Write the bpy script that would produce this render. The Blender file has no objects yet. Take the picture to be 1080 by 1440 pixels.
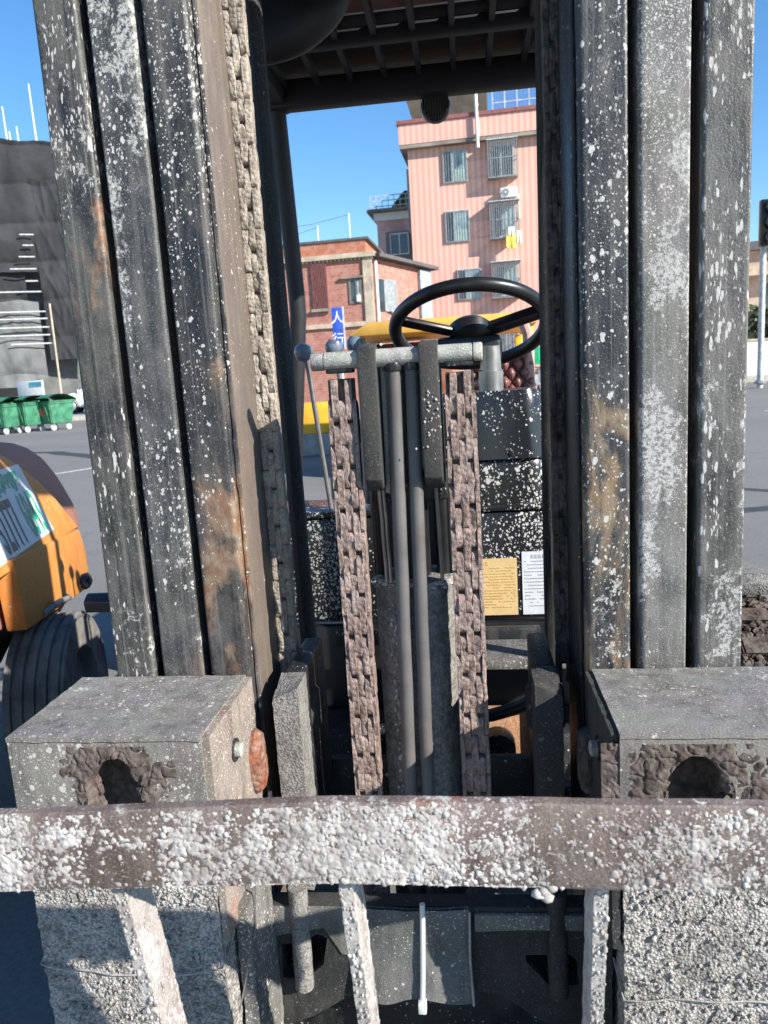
import bpy, bmesh, math, random
from mathutils import Vector, Matrix, noise
random.seed(7)
R = math.radians
S = bpy.context.scene
COL = S.collection

# ------------------------------------------------------------------ camera
F, PSI, TH, RO = 1050.0, R(6.7), R(9.8), R(3.5)
CAM = Vector((0, 0, 1.25))
fw = Vector((-math.sin(PSI)*math.cos(TH), math.cos(PSI)*math.cos(TH), -math.sin(TH)))
r0 = Vector((math.cos(PSI), math.sin(PSI), 0)); u0 = r0.cross(fw)
rt = math.cos(RO)*r0 - math.sin(RO)*u0
up = math.sin(RO)*r0 + math.cos(RO)*u0
cd = bpy.data.cameras.new('camera'); cam = bpy.data.objects.new('camera', cd); COL.objects.link(cam)
cam.matrix_world = Matrix(((rt.x, up.x, -fw.x, CAM.x), (rt.y, up.y, -fw.y, CAM.y), (rt.z, up.z, -fw.z, CAM.z), (0, 0, 0, 1)))
cd.sensor_fit = 'VERTICAL'; cd.sensor_height = 24; cd.sensor_width = 18
cd.lens = F/1440*24; cd.clip_start = 0.02; cd.clip_end = 1500
cd.dof.use_dof = True; cd.dof.focus_distance = 1.2; cd.dof.aperture_fstop = 8.0
S.camera = cam

# ------------------------------------------------------------------ sky, sun, exposure
SUN = Vector((1.8, -1.0, 1.12)).normalized()
EL = math.asin(SUN.z); AZ = math.atan2(SUN.x, SUN.y)
w = bpy.data.worlds.new('World'); S.world = w; w.use_nodes = True
nt = w.node_tree; nt.nodes.clear()
sky = nt.nodes.new('ShaderNodeTexSky'); sky.sky_type = 'NISHITA'; sky.sun_disc = False
sky.sun_elevation = EL; sky.sun_rotation = AZ; sky.air_density = 1.0; sky.dust_density = 0.0; sky.ozone_density = 3.0
bg = nt.nodes.new('ShaderNodeBackground'); bg.inputs['Strength'].default_value = 0.11
wo = nt.nodes.new('ShaderNodeOutputWorld')
hs = nt.nodes.new('ShaderNodeHueSaturation'); hs.inputs['Saturation'].default_value = 1.22
nt.links.new(sky.outputs[0], hs.inputs['Color']); nt.links.new(hs.outputs[0], bg.inputs[0]); nt.links.new(bg.outputs[0], wo.inputs[0])
sl = bpy.data.lights.new('sun', 'SUN'); sl.energy = 4.8; sl.angle = R(0.53); sl.color = (1.0, 0.94, 0.85)
so = bpy.data.objects.new('sun', sl); COL.objects.link(so)
so.rotation_euler = SUN.to_track_quat('Z', 'Y').to_euler()
S.view_settings.view_transform = 'Standard'; S.view_settings.look = 'None'
S.view_settings.exposure = 1.0; S.view_settings.gamma = 1.0
S.render.resolution_x, S.render.resolution_y = 768, 1024

# ------------------------------------------------------------------ pixel of the photograph -> point in the place
def ray(x, y): return fw + (x-540)/F*rt - (y-720)/F*up
def at(x, y, Y): d = ray(x, y); return CAM + d*(Y/d.y)
def at_plane(x, y, P, N): d = ray(x, y); return CAM + d*((P-CAM).dot(N)/d.dot(N))
def gz(Y): return 0.0 if Y < 4 else 0.018*(min(Y, 160)-4)
def on_ground(x, y):
    d = ray(x, y); t = 0.5
    for _ in range(4000):
        p = CAM + d*t
        if p.z <= gz(p.y): return p
        t *= 1.003
    return p

# ------------------------------------------------------------------ mesh builder
class MB:
    def __init__(s): s.v = []; s.f = []
    def add(s, vs, fs):
        o = len(s.v); s.v += [tuple(q) for q in vs]; s.f += [tuple(i+o for i in f) for f in fs]; return s
    def frombm(s, bm):
        bm.verts.ensure_lookup_table(); bm.verts.index_update()
        s.add([q.co.copy() for q in bm.verts], [[q.index for q in f.verts] for f in bm.faces]); bm.free(); return s
    def box(s, x0, x1, y0, y1, z0, z1, b=0.0, seg=2):
        bm = bmesh.new(); bmesh.ops.create_cube(bm, size=1)
        for q in bm.verts: q.co = Vector((x0+(q.co.x+.5)*(x1-x0), y0+(q.co.y+.5)*(y1-y0), z0+(q.co.z+.5)*(z1-z0)))
        if b: bmesh.ops.bevel(bm, geom=list(bm.edges), offset=b, segments=seg, affect='EDGES', profile=.5)
        return s.frombm(bm)
    def obox(s, c, ax, ay, az, hx, hy, hz, b=0.0):
        bm = bmesh.new(); bmesh.ops.create_cube(bm, size=2)
        for q in bm.verts: q.co = Vector(c) + Vector(ax)*q.co.x*hx + Vector(ay)*q.co.y*hy + Vector(az)*q.co.z*hz
        if b: bmesh.ops.bevel(bm, geom=list(bm.edges), offset=b, segments=2, affect='EDGES', profile=.5)
        return s.frombm(bm)
    def prism(s, poly, ext, b=0.0, holes=()):
        """poly: list of 3D points in one plane; ext: extrusion vector"""
        bm = bmesh.new(); edges = []
        for lp in [poly]+list(holes):
            vs = [bm.verts.new(p) for p in lp]
            for i in range(len(vs)): edges.append(bm.edges.new((vs[i], vs[(i+1) % len(vs)])))
        if holes: bmesh.ops.triangle_fill(bm, edges=edges, use_beauty=True, use_dissolve=False)
        else: bm.faces.new(list(bm.verts))
        g = bmesh.ops.extrude_face_region(bm, geom=list(bm.faces))
        bmesh.ops.translate(bm, verts=[q for q in g['geom'] if isinstance(q, bmesh.types.BMVert)], vec=Vector(ext))
        bmesh.ops.recalc_face_normals(bm, faces=list(bm.faces))
        if b:
            es = [e for e in bm.edges if len(e.link_faces) == 2 and e.calc_face_angle(0) > .5]
            bmesh.ops.bevel(bm, geom=es, offset=b, segments=2, affect='EDGES', profile=.5)
        return s.frombm(bm)
    def cyl(s, p0, p1, ra, rb=None, n=20, caps=True):
        p0, p1 = Vector(p0), Vector(p1); rb = ra if rb is None else rb
        d = (p1-p0).normalized(); a = d.orthogonal().normalized(); c = d.cross(a)
        vs = []
        for p, r_ in ((p0, ra), (p1, rb)):
            for i in range(n): t = 2*math.pi*i/n; vs.append(p+(a*math.cos(t)+c*math.sin(t))*r_)
        fs = [(i, (i+1) % n, n+(i+1) % n, n+i) for i in range(n)]
        if caps: fs += [tuple(range(n-1, -1, -1)), tuple(range(n, 2*n))]
        return s.add(vs, fs)
    def tube(s, pts, r_, n=10, closed=False):
        pts = [Vector(p) for p in pts]; m = len(pts); vs = []; fs = []
        a = None
        for i, p in enumerate(pts):
            if closed: d = (pts[(i+1) % m]-pts[i-1]).normalized()
            else: d = (pts[min(i+1, m-1)]-pts[max(i-1, 0)]).normalized()
            a = d.orthogonal().normalized() if a is None else (a-d*a.dot(d)).normalized()
            c = d.cross(a); rr = r_[i] if isinstance(r_, (list, tuple)) else r_
            for k in range(n): t = 2*math.pi*k/n; vs.append(p+(a*math.cos(t)+c*math.sin(t))*rr)
        for i in range(m if closed else m-1):
            j = (i+1) % m
            for k in range(n): fs.append((i*n+k, i*n+(k+1) % n, j*n+(k+1) % n, j*n+k))
        if not closed: fs += [tuple(range(n-1, -1, -1)), tuple(range((m-1)*n, m*n))]
        return s.add(vs, fs)
    def lathe(s, prof, c, axis, n=32):
        """prof: (r, h) list along axis"""
        c = Vector(c); d = Vector(axis).normalized(); a = d.orthogonal().normalized(); e = d.cross(a); m = len(prof)
        vs = [c+d*h+(a*math.cos(2*math.pi*k/n)+e*math.sin(2*math.pi*k/n))*max(q, 1e-4) for q, h in prof for k in range(n)]
        fs = [(i*n+k, i*n+(k+1) % n, (i+1)*n+(k+1) % n, (i+1)*n+k) for i in range(m-1) for k in range(n)]
        fs += [tuple(range(n-1, -1, -1)), tuple(range((m-1)*n, m*n))]
        return s.add(vs, fs)
    def blob(s, c, r_, sc=(1, 1, 1), sub=1, wob=.25):
        bm = bmesh.new(); bmesh.ops.create_icosphere(bm, subdivisions=sub, radius=1)
        o = Vector((random.random()*50, random.random()*50, 0)); c = Vector(c)
        for q in bm.verts:
            k = 1+wob*noise.noise(q.co*1.3+o)
            q.co = c+Vector((q.co.x*sc[0], q.co.y*sc[1], q.co.z*sc[2]))*r_*k
        return s.frombm(bm)
    def sheet(s, fn, nu, nv):
        vs = [fn(i/nu, j/nv) for j in range(nv+1) for i in range(nu+1)]
        fs = [(j*(nu+1)+i, j*(nu+1)+i+1, (j+1)*(nu+1)+i+1, (j+1)*(nu+1)+i) for j in range(nv) for i in range(nu)]
        return s.add(vs, fs)
    def roughen(s, amp, sc, seed=0.0, fn=None):
        bm = bmesh.new(); vs = [bm.verts.new(q) for q in s.v]
        for f in s.f:
            try: bm.faces.new([vs[i] for i in f])
            except ValueError: pass
        bmesh.ops.remove_doubles(bm, verts=list(bm.verts), dist=1e-5); bm.normal_update()
        o = Vector((seed, seed*.7, -seed))
        nn = [(q, q.normal.copy()) for q in bm.verts]
        for q, n in nn:
            a = amp*(fn(q.co) if fn else 1)
            q.co += n*a*(noise.noise(q.co*sc+o)+.5*noise.noise(q.co*sc*2.3+o)+.25*noise.noise(q.co*sc*5+o))
        s.v = []; s.f = []
        return s.frombm(bm)
    def gridbox(s, x0, x1, y0, y1, z0, z1, st):
        """box of small quads, for roughen"""
        def face(o, a, b):
            nu = max(1, round(a.length/st)); nv = max(1, round(b.length/st))
            s.sheet(lambda u_, v_: o+a*u_+b*v_, nu, nv)
        X, Y, Z = Vector((x1-x0, 0, 0)), Vector((0, y1-y0, 0)), Vector((0, 0, z1-z0)); o = Vector((x0, y0, z0))
        face(o, X, Z); face(o+Y+X, -X, Z); face(o+Y, -Y, Z); face(o+X, Y, Z); face(o+Z, X, Y); face(o+Y, X, -Y)
        return s
    def mesh(s, name, mat, off=(0, 0, 0), ang=35, smooth=True):
        me = bpy.data.meshes.new(name); o = Vector(off)
        me.from_pydata([Vector(q)-o for q in s.v], [], s.f); me.validate()
        if smooth:
            me.polygons.foreach_set('use_smooth', [True]*len(me.polygons)); me.set_sharp_from_angle(angle=R(ang))
        me.update()
        if mat: me.materials.append(mat)
        return me
    def build(s, name, mat, parent=None, off=None, ang=35, smooth=True, **tags):
        if off is None: off = OFF.get(parent.name, (0, 0, 0)) if parent else (0, 0, 0)
        o = bpy.data.objects.new(name, s.mesh(name, mat, off, ang, smooth)); COL.objects.link(o)
        if parent: o.parent = parent; OFF[o.name] = off
        for k, v_ in tags.items(): o[k] = v_
        return o
OFF = {}
def thing(name, loc, label, cat, group=None, rz=0.0, world=True):
    """world=True: parts are given in world coordinates (rz must be 0)"""
    o = bpy.data.objects.new(name, None); COL.objects.link(o); o.empty_display_size = .1
    o.location = loc; o.rotation_euler = (0, 0, rz); o['label'] = label; o['category'] = cat
    if group: o['group'] = group
    OFF[o.name] = tuple(loc) if world else (0, 0, 0)
    return o
def tag(o, label, cat, group=None):
    o['label'] = label; o['category'] = cat
    if group: o['group'] = group
    return o
def copy_tree(o, parent=None):
    c = o.copy(); COL.objects.link(c); c.parent = parent
    for ch in [q for q in o.children]: copy_tree(ch, c)
    return c
def text(body, size, loc, ax, ay, mat, name, parent, squeeze=1.0, lift=.002, bold=0.0):
    """flat lettering on the plane with axes ax (reading direction) and ay (up)"""
    cu = bpy.data.curves.new(name, 'FONT'); cu.body = body; cu.size = size; cu.offset = bold; cu.resolution_u = 3
    t = bpy.data.objects.new('t', cu); COL.objects.link(t)
    bpy.context.view_layer.update()
    me = bpy.data.meshes.new_from_object(t.evaluated_get(bpy.context.evaluated_depsgraph_get()))
    bpy.data.objects.remove(t)
    ax, ay = Vector(ax).normalized(), Vector(ay).normalized(); n = ax.cross(ay)
    off = Vector(OFF.get(parent.name, (0, 0, 0)))
    for q in me.vertices: q.co = Vector(loc)+ax*q.co.x*squeeze+ay*q.co.y+n*lift-off
    me.materials.clear(); me.materials.append(mat)
    o = bpy.data.objects.new(name, me); COL.objects.link(o); o.parent = parent; OFF[o.name] = tuple(off)
    return o

# ------------------------------------------------------------------ materials
class NT:
    def __init__(s, name):
        s.m = bpy.data.materials.new(name); s.m.use_nodes = True; s.t = s.m.node_tree; s.t.nodes.clear()
        s.out = s.n('ShaderNodeOutputMaterial'); s.b = s.n('ShaderNodeBsdfPrincipled'); s.l(s.b.outputs[0], s.out.inputs[0])
    def n(s, k, **kw):
        q = s.t.nodes.new(k)
        for a, b in kw.items(): setattr(q, a, b)
        return q
    def l(s, a, b): s.t.links.new(a, b)
    def put(s, sock, v_):
        if hasattr(v_, 'is_output') or isinstance(v_, bpy.types.NodeSocket): s.l(v_, sock)
        else: sock.default_value = v_
    def pos(s, scale=(1, 1, 1), obj=False):
        g = s.n('ShaderNodeTexCoord').outputs['Object'] if obj else s.n('ShaderNodeNewGeometry').outputs['Position']
        m = s.n('ShaderNodeMapping'); m.inputs['Scale'].default_value = scale; s.l(g, m.inputs['Vector']); return m.outputs[0]
    def noise(s, v_, sc, det=4, rough=.55, dist=0.0):
        q = s.n('ShaderNodeTexNoise'); s.l(v_, q.inputs['Vector']); q.inputs['Scale'].default_value = sc
        q.inputs['Detail'].default_value = det; q.inputs['Roughness'].default_value = rough; q.inputs['Distortion'].default_value = dist
        return q.outputs[0]
    def math(s, op, a, b=0.0, c=0.0, clamp=False):
        q = s.n('ShaderNodeMath', operation=op, use_clamp=clamp)
        s.put(q.inputs[0], a); s.put(q.inputs[1], b); s.put(q.inputs[2], c); return q.outputs[0]
    def step(s, v_, lo, hi, a=0.0, b=1.0):
        q = s.n('ShaderNodeMapRange', interpolation_type='SMOOTHSTEP'); s.put(q.inputs['Value'], v_)
        s.put(q.inputs['From Min'], lo); s.put(q.inputs['From Max'], hi); q.inputs['To Min'].default_value = a; q.inputs['To Max'].default_value = b
        return q.outputs[0]
    def mix(s, fac, a, b, op='MIX'):
        q = s.n('ShaderNodeMix', data_type='RGBA', blend_type=op); s.put(q.inputs[0], fac)
        s.put(q.inputs[6], a if not isinstance(a, tuple) else (*a[:3], 1)); s.put(q.inputs[7], b if not isinstance(b, tuple) else (*b[:3], 1)); return q.outputs[2]
    def spots(s, v_, sc, mask, size=(.5, .25), wob=.95):
        """round spatter drops: voronoi cells kept where a random number per cell falls under the mask"""
        nz = s.n('ShaderNodeTexNoise'); s.l(v_, nz.inputs['Vector']); nz.inputs['Scale'].default_value = sc*1.4; nz.inputs['Detail'].default_value = 3
        vm = s.n('ShaderNodeVectorMath', operation='SCALE'); s.l(nz.outputs['Color'], vm.inputs[0]); vm.inputs['Scale'].default_value = wob/sc
        va = s.n('ShaderNodeVectorMath', operation='ADD'); s.l(v_, va.inputs[0]); s.l(vm.outputs[0], va.inputs[1])
        q = s.n('ShaderNodeTexVoronoi'); s.l(va.outputs[0], q.inputs['Vector']); q.inputs['Scale'].default_value = sc
        sep = s.n('ShaderNodeSeparateColor'); s.l(q.outputs['Color'], sep.inputs[0])
        keep = s.math('LESS_THAN', sep.outputs[0], mask)
        rad = s.math('MULTIPLY_ADD', sep.outputs[1], size[0]-size[1], size[1])
        d = s.math('DIVIDE', q.outputs['Distance'], rad)
        return s.math('MULTIPLY', s.step(d, 1.0, .75), keep)
    def bump(s, h, strength=.5, dist=.002, nrm=None):
        q = s.n('ShaderNodeBump'); s.put(q.inputs['Height'], h); q.inputs['Strength'].default_value = strength; q.inputs['Distance'].default_value = dist
        if nrm: s.l(nrm, q.inputs['Normal'])
        return q.outputs[0]
    def fin(s, col, rough=.6, metal=0.0, nrm=None, spec=.5):
        s.put(s.b.inputs['Base Color'], col if not isinstance(col, tuple) else (*col[:3], 1)); s.put(s.b.inputs['Roughness'], rough); s.put(s.b.inputs['Metallic'], metal)
        s.b.inputs['Specular IOR Level'].default_value = spec
        if nrm: s.l(nrm, s.b.inputs['Normal'])
        return s.m
WHITE = (.60, .59, .56)
def grimy(name, a=(.022, .024, .028), b=(.085, .085, .082), spat=.5, fine=.5, rust=.0, stretch=1.0, rough=.42, dust=.5, seed=0.0, rustcol=(.20, .10, .055), wide=1.0, bump=.5, white=WHITE, metal=0.0, patch=0.0, pz=None, rz_=None, scr=0.0, ss=1.0):
    """dark greasy steel with grey dust film, vertical smears, rust and cement spatter"""
    t = NT(name); g = t.n('ShaderNodeNewGeometry').outputs['Position']
    mp = t.n('ShaderNodeMapping'); mp.inputs['Location'].default_value = (seed, seed*.37, seed*.61); t.l(g, mp.inputs['Vector']); p = mp.outputs[0]
    def sc(x, y, z):
        m = t.n('ShaderNodeMapping'); m.inputs['Scale'].default_value = (x, y, z); t.l(p, m.inputs['Vector']); return m.outputs[0]
    gzs = t.n('ShaderNodeSeparateXYZ'); t.l(g, gzs.inputs[0]); gz_ = gzs.outputs[2]
    big = t.noise(p, 5.0, 5, .6); mid = t.noise(sc(1, 1, .45), 26, 6, .65, .4); smear = t.noise(sc(60, 60, 4), 1.0, 4, .6); grain = t.noise(p, 420, 3, .6)
    f = t.math('ADD', t.math('MULTIPLY', mid, .55), t.math('ADD', t.math('MULTIPLY', smear, .35), t.math('MULTIPLY', big, .35)))
    f = t.step(f, .62-.22*dust, .86-.16*dust)
    col = t.mix(f, a, b)
    col = t.mix(t.math('MULTIPLY', t.step(grain, .52, .75), .55*dust+.1), col, tuple(min(1, q*2.6+.05) for q in b))
    tint = t.n('ShaderNodeTexNoise'); t.l(sc(1, 1, .5), tint.inputs['Vector']); tint.inputs['Scale'].default_value = 14; tint.inputs['Detail'].default_value = 3
    col = t.mix(.10, col, tint.outputs['Color'], 'OVERLAY')
    if scr > 0:
        sn = t.noise(sc(150, 150, 1.6), 1.0, 3, .7, .15); col = t.mix(t.math('MULTIPLY', t.step(sn, .55, .70), .5*scr), col, tuple(min(1, q*1.9+.03) for q in b))
        col = t.mix(t.math('MULTIPLY', t.step(sn, .42, .30), .7*scr), col, tuple(q*.5 for q in a))
    if rust > 0:
        rn = t.noise(sc(1, 1, .35), 9, 7, .68, .6)
        if rz_: rn = t.math('ADD', rn, t.step(gz_, rz_[1], rz_[0], -.10, .10))
        rm = t.step(rn, .72-.30*rust, .80-.24*rust)
        rc = t.mix(t.step(t.noise(p, 60, 5), .35, .7), rustcol, (.26, .20, .14))
        col = t.mix(t.math('MULTIPLY', rm, .85), col, rc)
    vs = sc(1, 1, 1/stretch); h = None
    dm = t.step(t.noise(sc(1, 1, .5), 7*wide, 4, .6), .38, .72)
    tot = None
    for s_, dens, sz in ((92, .40*spat, (.46, .10)), (165, .60*spat, (.50, .15)), (330, .9*fine, (.50, .2))):
        k = t.spots(vs, s_*ss, t.math('MULTIPLY', dm, dens), sz)
        tot = k if tot is None else t.math('MAXIMUM', tot, k)
    if patch > 0:
        pm = t.noise(sc(1, 1, .8), 45, 6, .78, .5)
        reg = t.math('MULTIPLY', t.step(t.noise(sc(1, 1, .45), 8, 3, .6), .42, .68), .22*patch)
        if pz: reg = t.math('ADD', reg, t.math('MULTIPLY', t.step(gz_, pz[0], pz[1], -.5, .6), .14))
        pk_ = t.step(t.math('ADD', pm, reg), .66, .72)
        pk_ = t.math('MULTIPLY', pk_, t.step(t.noise(p, 150, 4, .75), .40, .56))
        tot = t.math('MAXIMUM', tot, t.math('MULTIPLY', pk_, .85))
    wc = t.mix(t.noise(p, 200, 3), tuple(q*.62 for q in white), white)
    col = t.mix(t.math('MULTIPLY', tot, .92), col, wc)
    rg = t.math('ADD', t.math('MULTIPLY', tot, .4), t.math('MULTIPLY_ADD', f, .25, rough), clamp=True)
    hh = t.math('ADD', t.noise(p, 300, 2, .6), t.math('MULTIPLY', t.noise(sc(1, 1, .5), 40, 2, .6), 1.2))
    return t.fin(col, rg, metal, t.bump(hh, bump, .0015))
def crust(name, a, b, sc=160, depth=.004, strength=.9, dark=(.03, .027, .025), hole=.35, rough=.95, seed=0.0, crack=0.0, cell=.9):
    """lumpy dried cement or mud"""
    t = NT(name); p = t.pos()
    big = t.noise(p, 14, 2, .6); n1 = t.noise(p, sc, 3, .65); n2 = t.noise(p, sc*.37, 4, .6, .5)
    v = t.n('ShaderNodeTexVoronoi'); t.l(p, v.inputs['Vector']); v.inputs['Scale'].default_value = sc*.9
    col = t.mix(t.step(t.math('ADD', t.math('MULTIPLY', n2, .6), t.math('MULTIPLY', big, .4)), .36, .62), a, b)
    col = t.mix(t.math('MULTIPLY', t.step(v.outputs['Distance'], .38, .75), hole), col, dark)
    col = t.mix(t.math('MULTIPLY', t.step(n1, .56, .8), .35), col, tuple(min(.8, q*1.7) for q in b))
    if crack > 0:
        cn = t.noise(t.pos((1, 1, .10)), 330, 3, .6, .3); cr = t.math('MULTIPLY', t.step(t.math('ABSOLUTE', t.math('SUBTRACT', cn, .5)), .035, .0), crack)
        col = t.mix(t.math('MULTIPLY', cr, .8), col, dark); n2 = t.math('SUBTRACT', n2, t.math('MULTIPLY', cr, .35))
    h = t.math('SUBTRACT', t.math('ADD', t.math('MULTIPLY', n2, .8), t.math('MULTIPLY', n1, .5)), t.math('MULTIPLY', v.outputs['Distance'], cell))
    return t.fin(col, rough, 0, t.bump(h, strength, depth), .2)
def plain(name, col, rough=.6, metal=0.0, var=.25, sc=8.0, bump=0.0, bsc=80.0, spec=.5, obj=False):
    t = NT(name); p = t.pos(obj=obj)
    n = t.noise(p, sc, 5, .6)
    c = t.mix(t.step(n, .3, .7), tuple(q*(1-var) for q in col), tuple(min(1, q*(1+var)) for q in col))
    return t.fin(c, t.math('MULTIPLY_ADD', n, .15, rough-.07), metal, t.bump(t.noise(p, bsc, 4), bump, .002) if bump else None, spec)

M = {}
M['rail_a'] = grimy('rail_outer_left', a=(.013, .014, .015), b=(.088, .083, .075), spat=.85, fine=.5, rust=.36, stretch=3.6, dust=.58, seed=1.3, patch=.7, scr=1.0)
M['rail_b'] = grimy('rail_middle_left', a=(.014, .016, .019), b=(.105, .102, .097), spat=1.1, fine=.8, rust=.36, stretch=1.5, dust=.62, seed=4.1, wide=.8, patch=1.0, pz=(1.0, 1.75), rz_=(.8, 1.25), scr=.9)
M['rail_c'] = grimy('rail_inner_left', a=(.012, .013, .016), b=(.08, .074, .066), spat=.8, fine=.5, rust=.66, stretch=1.3, dust=.45, seed=8.6, patch=.75, rz_=(.85, 1.6), scr=.9)
M['rail_d'] = grimy('rail_inner_right', a=(.013, .015, .019), b=(.08, .078, .073), spat=.8, fine=.3, rust=.58, stretch=1.3, dust=.45, seed=12.9, rustcol=(.26, .17, .09), patch=.6, rz_=(.85, 1.6), scr=.9)
M['rail_e'] = grimy('rail_middle_right', a=(.05, .048, .045), b=(.175, .168, .158), spat=1.5, fine=1.5, rust=.1, stretch=1.1, dust=.75, seed=15.2, rough=.65, patch=1.5, pz=(.9, 1.5), scr=.5)
M['rail_f'] = grimy('rail_outer_right', a=(.028, .028, .027), b=(.12, .115, .107), spat=1.15, fine=.7, rust=.16, stretch=3.6, dust=.62, seed=18.7, patch=1.0, scr=.9)
M['web'] = grimy('rail_web_brown', a=(.12, .095, .078), b=(.17, .135, .11), spat=.04, fine=.05, rust=.1, dust=.3, rough=.6, seed=3.0, bump=.15)
M['dark'] = grimy('dark_oily_steel', a=(.010, .011, .013), b=(.035, .035, .036), spat=.10, fine=.15, rust=.1, dust=.3, seed=5.0)
M['darkp'] = grimy('dark_pitted_steel', a=(.014, .015, .015), b=(.044, .042, .039), spat=.12, fine=.3, rust=.1, dust=.5, seed=6.0, rough=.75, white=(.16, .16, .15))
M['block'] = grimy('worn_grey_block', a=(.085, .08, .073), b=(.19, .18, .165), spat=.45, fine=.6, rust=.15, stretch=1, dust=.85, seed=22.0, rough=.6, patch=.6)
M['blockrust'] = grimy('rusty_block_side', a=(.10, .085, .075), b=(.25, .21, .18), spat=.15, fine=.35, rust=.75, dust=.8, seed=25.0, rough=.75, rustcol=(.30, .12, .06))
M['shank'] = crust('cement_crusted_fork', (.23, .215, .20), (.47, .445, .415), sc=260, depth=.003, hole=.55, dark=(.07, .063, .058))
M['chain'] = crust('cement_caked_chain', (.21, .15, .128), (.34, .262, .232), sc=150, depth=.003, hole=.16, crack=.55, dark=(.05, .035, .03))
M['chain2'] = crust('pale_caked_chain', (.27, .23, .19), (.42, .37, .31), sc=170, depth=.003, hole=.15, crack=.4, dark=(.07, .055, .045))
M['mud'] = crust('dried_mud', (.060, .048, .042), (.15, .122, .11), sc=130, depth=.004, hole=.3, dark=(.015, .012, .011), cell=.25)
M['postc'] = crust('gritty_grey_post', (.15, .145, .135), (.27, .26, .24), sc=300, depth=.0015, hole=.4)
M['cement'] = crust('white_cement_drops', (.26, .232, .215), (.52, .495, .47), sc=110, depth=.0015, hole=.2, strength=.6, dark=(.16, .13, .12))
M['bar'] = grimy('brown_painted_bar', a=(.085, .058, .05), b=(.19, .15, .133), spat=.8, fine=.9, rust=.42, patch=.9, dust=.6, seed=31.0, rough=.5, rustcol=(.24, .08, .045))
M['slatm'] = grimy('spattered_slat', a=(.15, .12, .105), b=(.33, .295, .27), spat=1.3, fine=1.0, rust=.28, stretch=2.6, dust=.9, seed=35.0, rough=.75, patch=1.6)
M['hose'] = plain('worn_rubber_hose', (.095, .09, .087), .6, var=.18, sc=14, bump=.15, bsc=400)
M['pipe'] = grimy('worn_pipe', a=(.16, .155, .145), b=(.33, .32, .30), spat=.2, fine=.3, rust=.35, dust=.8, seed=41.0, rough=.5)
M['black'] = plain('black_plastic', (.012, .012, .013), .32, var=.3, sc=20, bump=.05)
M['rubber'] = plain('tyre_rubber', (.025, .024, .023), .85, var=.4, sc=25, bump=.4, bsc=140)
M['dash'] = grimy('spattered_black_dash', a=(.014, .015, .017), b=(.025, .026, .028), spat=2.6, fine=.5, rust=0, stretch=1.2, dust=.0, seed=51.0, rough=.22, bump=.12, ss=.8)
M['cowl'] = grimy('spattered_black_cowl', a=(.014, .015, .018), b=(.022, .023, .026), spat=.8, fine=.2, rust=0, stretch=1.2, dust=.0, seed=55.0, rough=.2, bump=.1)
M['chrome'] = plain('grey_steel', (.34, .34, .33), .38, .75, var=.2, sc=20)
M['rustplate'] = grimy('orange_rust_plate', a=(.30, .13, .06), b=(.42, .24, .13), spat=.25, fine=.5, rust=.5, dust=.8, seed=61.0, rough=.9, rustcol=(.40, .16, .06))
M['guard'] = plain('black_guard_paint', (.014, .014, .017), .6, var=.3, sc=10, bump=.05)

# ------------------------------------------------------------------ ground and road
t = NT('asphalt'); p = t.pos()
c = t.mix(t.step(t.noise(p, .35, 5), .3, .7), (.165, .16, .153), (.22, .213, .203))
c = t.mix(t.step(t.noise(p, 60, 4, .7), .35, .75), c, (.135, .13, .125))
c = t.mix(t.math('MULTIPLY', t.step(t.noise(p, 2.2, 6, .65), .56, .66), .4), c, (.12, .116, .112))
M['asphalt'] = t.fin(c, .9, 0, t.bump(t.noise(p, 130, 4, .7), .5, .004))
M['tar'] = plain('tar_seam', (.05, .05, .052), .6, sc=9)  # dark tone shared by a road line and the painted cable shadows
M['paint'] = plain('road_paint', (.55, .55, .53), .7, var=.3, sc=14)
M['paving'] = plain('pale_paving', (.42, .40, .37), .85, var=.2, sc=2, bump=.2)
M['kerb'] = plain('kerb_stone', (.45, .42, .33), .85, var=.25, sc=5)
gy = [-60, 0, 2, 4, 8, 16, 30, 60, 100, 160, 700]
gx = [-500, -120, -40, -10, 0, 10, 40, 120, 500]
MB().add([(x, y, gz(y)) for y in gy for x in gx],
         [(j*9+i, j*9+i+1, (j+1)*9+i+1, (j+1)*9+i) for j in range(len(gy)-1) for i in range(8)]).build('ground', M['asphalt'], smooth=False, kind='structure')
def strip(name, a, b, wd, mat, lift=.004, n=14, wav=.0):
    """flat strip lying on the ground from a to b"""
    a, b = Vector((*a, 0)), Vector((*b, 0)); d = (b-a).normalized(); s_ = Vector((-d.y, d.x, 0))*wd/2
    m = MB(); vs = []
    for i in range(n+1):
        q = a.lerp(b, i/n); q += s_.normalized()*wav*noise.noise(q*1.7)
        for k in (-1, 1):
            e = q+s_*k; vs.append((e.x, e.y, gz(e.y)+lift))
    return m.add(vs, [(2*i, 2*i+1, 2*i+3, 2*i+2) for i in range(n)]).build(name, mat, smooth=False, kind='structure')
p0, p1 = on_ground(70, 668), on_ground(140, 657); d = (p1-p0)
strip('lane_line', (p0-d*3).xy, (p1+d*3).xy, .13, M['paint'])
p0, p1 = on_ground(55, 637), on_ground(130, 642); d = p1-p0
strip('tar_seam', (p0-d).xy, (p1+d*2).xy, .35, M['tar'], .003, wav=.3)  # darker wavy line across the road
p0, p1 = on_ground(1045, 719), on_ground(1080, 716); d = (p1-p0).normalized()
strip('tar_seam', (p0-d*2.2).xy, (p1+d*4).xy, .17, M['tar'], .003, wav=.05)  # cable shadow painted on the road as a dark strip
p0, p1 = on_ground(1045, 688), on_ground(1080, 690); d = (p1-p0).normalized()
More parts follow.
